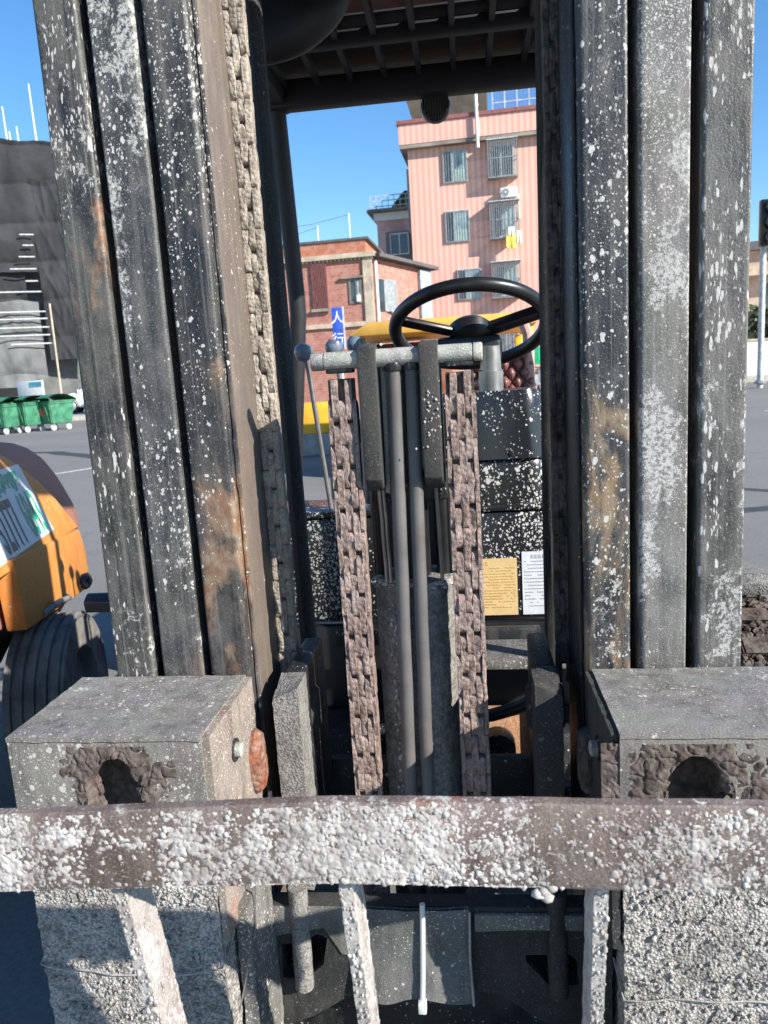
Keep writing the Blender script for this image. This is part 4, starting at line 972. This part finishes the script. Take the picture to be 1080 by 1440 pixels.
# building wrapped in dark scaffold netting, with poles
NF = Facade(60, 520, 46, 24)
net = thing('netted_building', NF.o, 'building under construction wrapped in dark grey scaffold netting', 'building', rz=NF.rz, world=False)
ztop = NF.l(50, 198)[1]
M['net'] = plain('dark_netting', (.027, .028, .031), .9, var=.35, sc=.7, bump=.1, bsc=12, obj=True)
M['net2'] = plain('grey_tarpaulin', (.13, .135, .135), .85, var=.3, sc=.8, obj=True)
def drape(x0, x1, z0, z1, y, amp, seed, sag=0.25):
    def fn(u_, v_):
        x = x0+(x1-x0)*u_; z = z1+(z0-z1)*v_
        fz = ((z+.35*noise.noise(Vector((x*.4, seed, 0)))) % 2.3)/2.3; sw_ = math.sin(math.pi*fz)**.6
        f_ = .75*sw_*(.7+.6*noise.noise(Vector((x*.5, math.floor(z/2.3), seed))))+.55*noise.noise(Vector((x*.45, z*.12, seed)))+.22*(1-abs(noise.noise(Vector((x*1.7+.4*z, z*.35, seed+7)))))**2+.10*noise.noise(Vector((x*3.5, z*1.1, seed)))
        bay = abs(math.sin(u_*math.pi*(x1-x0)/2.2))
        return (x, y-amp*f_-.25*bay*amp, z+(sag*(noise.noise(Vector((x*.5, 0, seed)))-.3*bay) if v_ < .04 else 0))
    return fn
def draped(name, x0, x1, z0, z1, y, amp, seed, mat):
    m = MB().sheet(drape(x0, x1, z0, z1, y, amp, seed), 90, 110); n_ = len(m.v); m.v += [(x, yy+.04, z) for x, yy, z in m.v]; m.f += [tuple(i+n_ for i in f[::-1]) for f in m.f[:]]
    return m.build(name, mat, net, ang=80)
MB().box(-14, 2.6, 1.2, 12, -.3, ztop-3.0).build('structure', M['net2'], net, smooth=False)
draped('netting', -14, 3.4, 8.6, ztop, .1, .5, 2.0, M['net'])
draped('netting', .6, 3.3, 3.2, ztop-2.2, -.05, .45, 9.0, M['net'])
draped('netting', -14, -.3, 4.6, 8.9, .35, .4, 15.0, M['net'])
draped('tarpaulin', -14, .3, 1.6, 6.9, .0, .4, 21.0, M['net2'])
for py, x0, x1 in ((330, -.2, .6), (345, -.1, .5), (361, -.4, .5), (378, -1.0, .5), (395, -.2, .5), (410, -4, .6), (438, -3.5, .7), (448, -3, .75), (460, -3, .8), (471, -4, .8), (483, -1.5, .9)):
    z_ = NF.l(60, py, -.7)[1]
    MB().cyl((x0, -.72, z_), (x1, -.72+.02, z_), .045, n=8).build('scaffold_pole', M['alu'], net)
for x_ in (1.0, -3.1): MB().cyl((x_, -.9, -.1), (x_, -.9, 6.6 if x_ > 0 else ztop), .06, n=8).build('scaffold_upright', M['trim'], net)
for k, (px, py) in enumerate(((4, 150), (24, 178), (41, 118), (47, 160), (14, 185))):
    x_, z_ = NF.l(px, py, 2); MB().cyl((x_, 2, ztop-1), (x_-.05, 2, z_), .07, .035, n=8).build('roof_pole', M['white'], net)

# ------------------------------------------------------------------ things in the street
M['carwhite'] = plain('white_car_paint', (.80, .80, .80), .25, var=.02); M['glass'] = plain('car_glass', (.03, .035, .04), .05, var=.1, spec=.8); M['rim'] = plain('alloy_rim', (.45, .46, .47), .35, .6)
def car(name, loc, rz, label):
    """saloon, nose along +x"""
    root = thing(name, loc, label, 'car', 'parked white cars', rz=rz, world=False)
    prof = [(-2.25, .35), (-2.3, .62), (-2.2, .92), (-1.55, 1.0), (-.95, 1.36), (-.2, 1.45), (.45, 1.38), (1.15, .98), (1.95, .84), (2.25, .66), (2.28, .38), (2.1, .28), (-2.1, .28)]
    m = MB(); rows = [(-.86, .0), (-.90, .05), (-.9, .5), (0, .5)]
    def wid(z): return .89 if z < .95 else .89-.30*min(1, (z-.95)/.5)
    n = len(prof); vs = [(x, sgn*(wid(z)-(.05 if k in (0, 3) else 0)), z) for k, sgn in ((0, -1), (1, -.985), (2, .985), (3, 1)) for x, z in prof]
    fs = [(k*n+i, k*n+(i+1) % n, (k+1)*n+(i+1) % n, (k+1)*n+i) for k in (1,) for i in range(n)]
    m.add([(x, -wid(z), z) for x, z in prof]+[(x, wid(z), z) for x, z in prof], [(i, i+n if i+n < 2*n else n, n+(i+1) % n, (i+1) % n) for i in range(n)]+[tuple(range(n)), tuple(range(2*n-1, n-1, -1))])
    bm = bmesh.new(); v_ = [bm.verts.new(q) for q in m.v]; [bm.faces.new([v_[i] for i in f]) for f in m.f]
    bmesh.ops.recalc_face_normals(bm, faces=list(bm.faces)); bmesh.ops.bevel(bm, geom=list(bm.edges), offset=.05, segments=3, affect='EDGES', profile=.5)
    body = MB().frombm(bm).build('body', M['carwhite'], root, ang=50)
    for s_ in (-1, 1):
        yw = lambda z: s_*(wid(z)+.006)
        for nm, q in (('side_window', [(-1.25, 1.06), (-.88, 1.32), (-.25, 1.38), (-.25, 1.03)]), ('side_window', [(-.18, 1.03), (-.18, 1.38), (.40, 1.32), (.85, 1.04)])):
            MB().prism([Vector((x, yw(z), z)) for x, z in q], (0, -s_*.02, 0)).build(nm, M['glass'], root, smooth=False)
        MB().box(.95, 1.0, s_*.90, s_*1.05, 1.0, 1.12).build('wing_mirror', M['carwhite'], root) if s_ > 0 else MB().box(.95, 1.0, s_*1.05, s_*.90, 1.0, 1.12).build('wing_mirror', M['carwhite'], root)
        for x in (-1.4, 1.4):
            wh = MB().lathe([(0, -.10), (.2, -.1), (.30, -.1), (.33, -.06), (.33, .08), (.30, .11), (0, .11)], (x, s_*.80, .33), (0, s_, 0), 32).build('wheel', M['rubber'], root)
            MB().lathe([(0, 0), (.22, 0), (.225, .012), (.205, .02), (.19, .008), (.06, .012), (.05, .022), (0, .022)], (x, s_*.91, .33), (0, s_, 0), 24).build('rim', M['rim'], wh)
            MB().lathe([(.35, 0), (.39, 0), (.39, .012), (.35, .012), (.35, 0)], (x, s_*.888, .34), (0, s_, 0), 32).build('wheel_arch', M['rubber'], root)
        MB().box(2.17, 2.26, min(s_*.45, s_*.78), max(s_*.45, s_*.78), .62, .74, .02).build('headlamp', M['pane'], root)
    for q in ([(.50, 1.37), (1.12, 1.0)], [(-1.02, 1.34), (-1.5, 1.03)]):
        (xa, za), (xb, zb_) = q; wa, wb = wid(za)-.06, wid(zb_)-.08; s_ = .02 if xb > xa else -.02
        MB().add([(xa+s_, -wa, za+.015), (xa+s_, wa, za+.015), (xb+s_, wb, zb_+.015), (xb+s_, -wb, zb_+.015), (xa, -wa, za-.03), (xa, wa, za-.03), (xb, wb, zb_-.03), (xb, -wb, zb_-.03)],
                 [(0, 1, 2, 3), (7, 6, 5, 4), (0, 4, 5, 1), (1, 5, 6, 2), (2, 6, 7, 3), (3, 7, 4, 0)]).build('windscreen' if xb > xa else 'rear_window', M['glass'], root, smooth=False)
    return root
p_ = on_ground(102, 586); q_ = Vector((p_.x, p_.y, 0)); wheel_off = Matrix.Rotation(R(200), 4, 'Z') @ Vector((1.4, .80, 0))
car('white_car', (q_.x-wheel_off.x, q_.y-wheel_off.y, gz(q_.y)+.14), R(200), 'white saloon parked in front of the dark netting, beside the green bins')
p_ = on_ground(441, 572)
car('white_car', (p_.x-1.3, p_.y, gz(p_.y)), R(8), 'white saloon far behind the hydraulic levers, below the brick house')

# green wheelie bins
M['bin'] = plain('green_plastic', (.05, .20, .115), .55, var=.35, sc=5); M['red'] = plain('red_print', (.55, .07, .06), .5)
def bin_(loc, rz, label, open_=False, mat=None):
    root = thing('wheelie_bin', loc, label, 'bin', 'green bins by the kerb', rz=rz, world=False); mat = mat or M['bin']
    def ring(hx, hy, z, b=.08):
        return [(sx*(hx-b*(1-abs(c_))), 0, 0) for sx in (0,) for c_ in (0,)]
    m = MB(); lv = ((.48, .36, .22), (.50, .38, .26), (.60, .46, .90), (.66, .50, .92), (.66, .50, .98))
    vs = [(sx*hx, sy*hy, z) for hx, hy, z in lv for sx, sy in ((-1, -1), (1, -1), (1, 1), (-1, 1))]
    fs = [(k*4+i, k*4+(i+1) % 4, (k+1)*4+(i+1) % 4, (k+1)*4+i) for k in range(4) for i in range(4)]+[(3, 2, 1, 0), (16, 17, 18, 19)]
    bm = bmesh.new(); v_ = [bm.verts.new(q) for q in vs]; [bm.faces.new([v_[i] for i in f]) for f in fs]; bmesh.ops.bevel(bm, geom=list(bm.edges), offset=.03, segments=2, affect='EDGES')
    MB().frombm(bm).build('body', mat, root)
    for x in (-.35, -.12, .12, .35): MB().prism([Vector((x-.03, -.385, .32)), Vector((x+.03, -.385, .32)), Vector((x+.03, -.475, .86)), Vector((x-.03, -.475, .86))], (0, -.02, 0)).build('rib', mat, root)
    lid = lambda u_, v_: (-.68+1.36*u_, -.55+1.08*v_, .99+.20*math.sin(math.pi*min(1, v_*.9+.1))**.7)
    m = MB().sheet(lid, 8, 14); n_ = len(m.v); m.v += [(x, y, z-.03) for x, y, z in m.v]; m.f += [tuple(i+n_ for i in f[::-1]) for f in m.f[:]]
    o = m.build('lid', mat, root, ang=60); MB().box(-.25, .25, -.60, -.555, .97, 1.01, .01).build('handle', mat, o)
    if open_: o.location = (0, .42, .95); o.rotation_euler = (R(-75), 0, 0); o.location = (0, -.42, .98)
    for sx in (-1, 1):
        for sy in (-1, 1): MB().lathe([(0, -.03), (.09, -.03), (.10, -.02), (.10, .02), (.09, .03), (0, .03)], (sx*.40, sy*.28, .10), (1, 0, 0), 20).build('wheel', M['alu'], root); MB().box(sx*.40-.05, sx*.40+.05, sy*.28-.04, sy*.28+.04, .15, .25).build('castor', M['bars'], root)
    MB().prism([Vector((-.05, -.405, .50)), Vector((.18, -.405, .50)), Vector((.18, -.445, .74)), Vector((-.05, -.445, .74))], (0, -.035, 0)).build('notice', M['red'], root)
    return root
for k, (px, py, rz, lab) in enumerate(((68, 606, -28, 'green lidded bin nearest the white car'), (29, 609, -22, 'green lidded bin in the middle of the row, second from the white car'), (-4, 612, -15, 'bin cut by the left edge of the picture, third from the white car'))):
    p_ = on_ground(px, py); bin_((p_.x, p_.y+.4, gz(p_.y)), R(rz), lab)
p_ = on_ground(25, 600)
bd = thing('notice_board', (p_.x, p_.y+1.2, gz(p_.y)), 'white notice board propped behind the green bins', 'board', rz=R(-20), world=False)
MB().box(-.75, .75, 0, .05, .75, 1.75, .01).build('panel', M['white'], bd)
for x_ in (-.6, .6): MB().box(x_-.03, x_+.03, .05, .09, -.02, 1.7).build('post', M['alu'], bd)
MB().box(.0, .7, -.012, -.001, 1.52, 1.70).build('blue_strip', plain('cyan_print', (.08, .38, .5), .5), bd); MB().box(.45, .68, -.012, -.001, .82, 1.05).build('red_patch', M['red'], bd)

# blue street sign on a post
SF = Facade(476, 470, 17, 4)
x0, z1 = SF.l(466, 433); x1, z0 = SF.l(484, 490)
sg = thing('street_sign', SF.o, 'narrow upright blue sign with white characters before the brick house', 'sign', rz=SF.rz, world=False)
wsg = .24; o = MB().box(-wsg/2, wsg/2, -.03, .03, z0, z1, .006).build('panel', plain('blue_sign', (.03, .09, .50), .35), sg)
MB().box(wsg/2-.002, wsg/2+.03, -.04, .04, z0-.02, z1+.01).build('edge', M['alu'], sg)
MB().cyl((.02, .06, 0), (.02, .06, z0+.3), .035, n=12).build('post', M['alu'], sg)
hsg = z1-z0
OFF[o.name] = (0, 0, 0)
text('人', .30, (-.15, -.032, z1-.33), (1, 0, 0), (0, 0, 1), M['white'], 'lettering', o)
text('行', .30, (-.15, -.032, z1-.80), (1, 0, 0), (0, 0, 1), M['white'], 'lettering', o)

# yellow canopied site vehicle behind the steering wheel
M['yel'] = plain('yellow_machine_paint', (.62, .34, .06), .5, var=.2, sc=3); M['yel2'] = plain('bright_yellow_paint', (.78, .42, .03), .45, var=.1)
YV = thing('yellow_vehicle', (at(620, 500, 9.6).x, 9.9, gz(9.9)), 'yellow canopied work vehicle behind the steering wheel', 'vehicle')
a, b = at(490, 462, 9.0), at(752, 444, 9.0)
ztp = at(620, 446, 9).z
pts = [(a.x, 9.0, ztp-.12), (a.x+.25, 9.0, ztp), (b.x, 9.0, ztp), (b.x+.03, 9.0, ztp-.14), (a.x, 9.0, ztp-.16)]
MB().prism([Vector(q) for q in pts], (0, 1.9, 0), .02).build('canopy', M['yel'], YV)
for x_ in (a.x+.12, b.x-.06):
    for y_ in (9.06, 10.75): MB().box(x_-.05, x_+.05, y_, y_+.1, gz(9)+.9, ztp-.17, .01).build('canopy_post', M['yel2'] if x_ > 0 else M['guard'], YV)
MB().box(a.x+.1, b.x-.1, 9.2, 10.8, .55, 1.05, .08).build('body', M['yel2'], YV)
MB().box(a.x+.25, a.x+.9, 9.9, 10.6, 1.05, 1.75, .06).build('cab_back', plain('brown_dark', (.07, .04, .03), .7), YV)
MB().box(a.x+.95, a.x+1.2, 9.3, 9.6, 1.05, 1.62, .05).build('exhaust', plain('rusty_brown', (.25, .10, .05), .8), YV)
for x_ in (a.x+.1, b.x-.25):
    for y_ in (9.45, 10.55): MB().lathe([(0, -.12), (.2, -.12), (.36, -.11), (.40, -.06), (.40, .06), (.36, .11), (0, .12)], (x_+.08, y_, gz(9.5)+.40), (1, 0, 0), 28).build('wheel', M['rubber'], YV)
# green notice and scooter far behind the seat
p_ = at(763, 500, 26); gs = thing('green_sign', (p_.x, 26, gz(26)), 'green sign board beyond the seat', 'sign')
MB().box(p_.x-.45, p_.x+.45, 25.97, 26.0, p_.z-.28, p_.z+.3, .01).build('panel', plain('green_sign', (.02, .42, .20), .5), gs); MB().cyl((p_.x, 26.03, gz(26)), (p_.x, 26.03, p_.z+.2), .04, n=10).build('post', M['alu'], gs)
def scooter(px, py, rz, label, col):
    p_ = on_ground(px, py); p_ = Vector((p_.x, p_.y, gz(p_.y))); r_ = thing('motor_scooter', p_, label, 'scooter', 'scooters beyond the seat', rz=R(rz), world=False)
    for x_ in (-.6, .6):
        wh = MB().tube([(x_+.21*math.cos(k*.26), 0, .26+.21*math.sin(k*.26)) for k in range(24)], .05, 8, True).build('wheel', M['rubber'], r_); MB().lathe([(0, -.03), (.16, -.02), (.16, .02), (0, .03)], (x_, 0, .26), (0, 1, 0), 16).build('rim', M['rim'], wh)
    MB().prism([Vector((x, -.14, z)) for x, z in ((-.75, .55), (-.7, .72), (-.1, .72), (0, .4), (.35, .36), (.45, .95), (.55, .92), (.48, .3), (-.4, .28))], (0, .28, 0), .03).build('body', col, r_)
    MB().box(-.7, -.08, -.13, .13, .73, .81, .03).build('seat', M['black'], r_); MB().tube([(.42, -.32, 1.04), (.46, 0, 1.0), (.42, .32, 1.04)], .02, 8).build('handlebar', M['black'], r_)
    MB().cyl((.6, 0, .3), (.46, 0, 1.0), .03, n=10).build('fork_tube', M['alu'], r_); MB().box(.50, .58, -.08, .08, .85, .97, .02).build('headlamp', M['pane'], r_)
scooter(754, 552, 70, 'dark scooter parked beyond the quilted seat', M['bars']); scooter(770, 556, 80, 'white scooter parked nearest the mast beyond the seat', M['white'])
# yellow box on a trolley left behind the levers
p_ = on_ground(452, 640); YB = thing('yellow_crate', (p_.x, p_.y, gz(p_.y)), 'yellow crate on a grey pallet seen past the lever', 'crate')
z_ = at(447, 610, p_.y).z; MB().box(p_.x-.5, p_.x+.35, p_.y, p_.y+.8, z_, z_+.5, .02).build('crate', M['yel2'], YB)
MB().box(p_.x-.8, p_.x+.5, p_.y-.1, p_.y+.9, gz(p_.y), z_-.002, .02).build('pallet', plain('grey_pallet', (.3, .29, .28), .8), YB)

# traffic signal, wall, hedge and low building on the right
TF_Y = 25.0
p_ = at(1069, 520, TF_Y); pzb = gz(on_ground(1065, 537).y)
ts = thing('traffic_signal', (p_.x, TF_Y, gz(TF_Y)), 'black traffic signal on a tall pale pole by the right pavement', 'traffic signal')
zt_ = at(1070, 349, TF_Y).z
MB().cyl((p_.x, TF_Y, gz(TF_Y)-.05), (p_.x, TF_Y, zt_+.2), .09, n=16).build('pole', plain('pale_pole', (.50, .51, .50), .5), ts)
MB().lathe([(0, 0), (.18, 0), (.18, .03), (.11, .10), (0, .10)], (p_.x, TF_Y, gz(TF_Y)+.14), (0, 0, 1), 16).build('pole_base', M['bars'], ts)
qa, qb = at(1065, 284, TF_Y), at(1092, 347, TF_Y)
hd = MB().box(qa.x, qb.x, TF_Y-.35, TF_Y-.12, zt_+.02, qa.z, .03).build('signal_head', M['black'], ts)
for k in range(3):
    zz = zt_+.02+(qa.z-zt_-.02)*(k+.5)/3; xx = (qa.x+qb.x)/2
    l_ = MB().lathe([(0, 0), (.19, 0), (.19, .02), (.12, .045), (0, .05)], (xx, TF_Y-.355, zz), (0, -1, 0), 24).build('lens', plain('unlit_lens', (.03, .05, .05), .15), hd)
    MB().lathe([(.20, 0), (.215, 0), (.215, .2), (.20, .2), (.20, 0)], (xx, TF_Y-.355, zz), (0, -1, 0), 24).build('visor', M['black'], hd)
def rwall(py0, py1, Y, x0, x1, dep, name, mat, label, cat):
    z0, z1 = gz(Y), at(1068, py1, Y).z
    r_ = thing(name, (at(1068, 500, Y).x, Y, z0), label, cat); return r_, z0, z1
r_, z0, z1 = rwall(525, 476, 33, 0, 0, .3, 'garden_wall', M['white'], 'low whitewashed wall behind the traffic signal', 'wall')
x_ = at(1068, 500, 33).x; MB().box(x_-5, x_+9, 33, 33.25, z0-.2, z1-.08).build('wall', M['white'], r_, smooth=False); MB().box(x_-5, x_+9, 32.95, 33.3, z1-.078, z1).build('coping', M['trim'], r_, smooth=False)
x_ = at(1068, 450, 34.5).x; z0 = gz(34.5); z1 = at(1068, 428, 34.5).z
hg = thing('hedge', (x_, 34.7, z0), 'dark green hedge above the whitewashed wall', 'hedge')
m = MB(); random.seed(3)
for k in range(5000):
    c_ = Vector((x_+random.uniform(-4, 6), 34.5+random.uniform(0, .9), random.uniform(z0+.4, z1+.12*noise.noise(Vector((k, 0, 0))))))
    n_ = Vector((random.gauss(0, 1), random.gauss(0, 1), random.gauss(0, 1))).normalized(); a_ = n_.orthogonal()*random.uniform(.06, .13); b_ = n_.cross(a_)*.6
    m.add([c_-a_, c_-b_, c_+a_, c_+b_], [(0, 1, 2, 3)])
t = NT('hedge_leaves'); t.fin(t.mix(t.noise(t.pos(), 3, 3), (.025, .06, .02), (.10, .16, .045)), .6)
m.build('leaves', t.m, hg, smooth=False, kind='stuff')
MB().box(x_-4, x_+6, 34.7, 35.2, z0-.1, z1-.25).build('stems', plain('twigs', (.03, .03, .02), .9), hg, smooth=False)
LF = Facade(1068, 420, 50, -6)
lb = thing('low_building', LF.o, 'beige and brown low building beyond the hedge', 'building', rz=LF.rz, world=False)
zz = LF.l(1068, 352)[1]
MB().box(-6, 16, 0, 9, -.3, zz).build('wall', plain('beige_render', (.44, .36, .29), .85, sc=1), lb, smooth=False)
MB().box(-6.3, 16.3, -.5, 9, zz+.002, zz+.5).build('roof', plain('slate_roof', (.10, .10, .11), .8), lb, smooth=False)
za = LF.l(1068, 385)[1]; MB().box(-6, 16, -.9, -.002, za-.15, za+.25).build('balcony_slab', M['trim'], lb, smooth=False)
for k in range(8):
    MB().box(-5+k*2.6, -3.6+k*2.6, -.03, -.002, za+.8, zz-.5).build('window', M['pane2'], lb, smooth=False)
    MB().box(-5+k*2.6, -3.6+k*2.6, -.03, -.002, za-2.4, za-.6).build('window', M['pane2'], lb, smooth=False)

# ------------------------------------------------------------------ the orange machine at the left
az_ = R(-16); dA = Vector((math.sin(az_), math.cos(az_), 0)); nA = Vector((dA.y, -dA.x, 0)); LN = R(20)
uA = Vector((0, 0, 1))*math.cos(LN)-nA*math.sin(LN); P0 = at(75, 745, 2.4); NA = uA.cross(dA)
if NA.dot(nA) < 0: NA = -NA
def onA(px, py): return at_plane(px, py, P0, NA)
def A(al_, u_, n_=0.0): return P0+dA*al_+uA*u_+NA*n_
OM = thing('orange_forklift', (P0.x-.4, P0.y-.1, 0), 'orange forklift with a white and green phone number sticker', 'forklift')
M['orange'] = grimy('orange_paint', a=(.56, .205, .04), b=(.66, .28, .075), spat=.12, fine=.12, rust=.22, dust=.35, seed=90, rough=.55, bump=.1, rustcol=(.45, .13, .05))
M['maroon'] = grimy('faded_maroon_paint', a=(.26, .115, .085), b=(.33, .16, .12), spat=.02, fine=.15, rust=.2, dust=.5, seed=92, rough=.55, bump=.15)
def loc2(px, py): q = onA(px, py)-P0; return q.dot(dA), q.dot(uA)
edge = [loc2(*q) for q in ((0, 637), (14, 645), (32, 658), (55, 676), (78, 700), (100, 727), (110, 739))]
low0 = loc2(20, 784); low1 = loc2(110, 741)
poly = [A(-1.3, low0[1]-.01)]+[A(*low1)]+[A(*q) for q in edge[::-1]]+[A(-1.3, edge[0][1]+.02)]
MB().prism(poly, -NA*.05-uA*.0, .008).build('upper_panel', M['orange'], OM)
# maroon engine hood, rounded, behind the panel
edg2 = []
Pm = P0-NA*.09
def onM(px, py): return at_plane(px, py, Pm, NA)
hood = [onM(*q) for q in ((-60, 616), (0, 617), (20, 619), (40, 626), (60, 640), (78, 662), (92, 684), (104, 705), (113, 725), (116, 741), (100, 752), (-60, 790))]
MB().prism(hood, -NA*.65, .03).build('hood', M['maroon'], OM)
# lower side panel, upright
S0 = A(low0[0], low0[1]-.012); S1 = A(low1[0], low1[1]-.012)
Nv = nA
def onV(px, py): return at_plane(px, py, S1, Nv)
lp = [onV(19, 787), onV(112, 744), onV(121, 775), onV(126, 812), onV(122, 828), onV(98, 846), onV(40, 886)]
MB().prism(lp, -Nv*.06, .008).build('side_panel', M['orange'], OM)
MB().prism([q-Nv*.075 for q in [onV(-80, 832)]+lp[1:-1]+[onV(30, 890), onV(-80, 960)]], -Nv*.6, .01).build('body', M['maroon'], OM)  # shade on the orange body is put into this maroon
# grab handle, drawn from the panel's photo position and standing off it
h = [onV(62, 862), onV(63, 852), onV(70, 847), onV(84, 842), onV(92, 838)]
MB().tube([h[0]]+[q+Nv*.03 for q in h[1:-1]]+[h[-1]], .009, 10).build('grab_handle', M['bars'], OM)
q_ = onV(116, 818); MB().blob(q_+Nv*.01, .035, (.6, 1.2, .9), 2, .3).build('tail_lamp', M['black'], OM)
# fender strut and wheel under it
MB().tube([onV(122, 835)-Nv*.1, onV(112, 870)-Nv*.12, onV(96, 905)-Nv*.12, onV(70, 935)-Nv*.1], .03, 12).build('fender_stay', M['rubber'], OM)
def owheel(c_, axis, r_, w_):
    h = w_/2; prof = [(0, -h*.6), (r_*.5, -h*.6), (r_*.6, -h), (r_*.92, -h)]
    for k in range(5):
        a = -h*.9+k*h*.40; prof += [(r_, a), (r_, a+h*.24), (r_-.012, a+h*.26), (r_-.012, a+h*.38)]
    prof += [(r_*.92, h), (r_*.6, h), (r_*.5, h*.6), (0, h*.6)]
    return MB().lathe(prof, c_, axis, 48)
M['dusty'] = plain('dusty_tyre', (.17, .16, .15), .9, var=.35, sc=12, bump=.5, bsc=120)
wc = at(50, 985, 2.05); owheel(Vector((wc.x, 2.18, .29)), (1, .25, 0), .285, .17).build('wheel', M['dusty'], OM, ang=30)
owheel(Vector((wc.x-.95, 2.0, .29)), (1, .25, 0), .285, .21).build('wheel', M['dusty'], OM, ang=30)
owheel(Vector((wc.x-.15, 3.35, .29)), (1, .25, 0), .285, .21).build('wheel', M['rubber'], OM, ang=30)
MB().prism([q-Nv*.14 for q in (onV(-90, 900), onV(10, 900), onV(95, 860), onV(70, 925), onV(20, 985), onV(10, 1150), onV(-90, 1200))], -Nv*.5, .01).build('chassis', M['black'], OM)
# sticker with its lettering: green on white
st = MB().prism([A(-.95, 0, .0012), A(0, 0, .0012), A(0, .25, .0012), A(-.95, .25, .0012)], NA*.0012).build('phone_sticker', M['white'], OM, smooth=False)
st['label'] = 'white sticker with green characters and digits'
M['green'] = plain('green_print', (.0, .40, .24), .5, var=.1); M['teal'] = plain('dark_teal_print', (.02, .13, .13), .5, var=.1)
rd = dA if dA.cross(uA).dot(NA) > 0 else -dA
def stext(body, size, al_, u_, mat, sq):
    return text(body, size, A(al_, u_, .003), rd, uA, mat, 'lettering', st, sq, .0006, .004)
if rd.dot(dA) > 0:
    stext('6843', .205, -.205, .016, M['green'], .42); stext('32777', .205, -.47, .016, M['teal'], .42); stext('叉车出租', .066, -.45, .178, M['green'], 1.45)
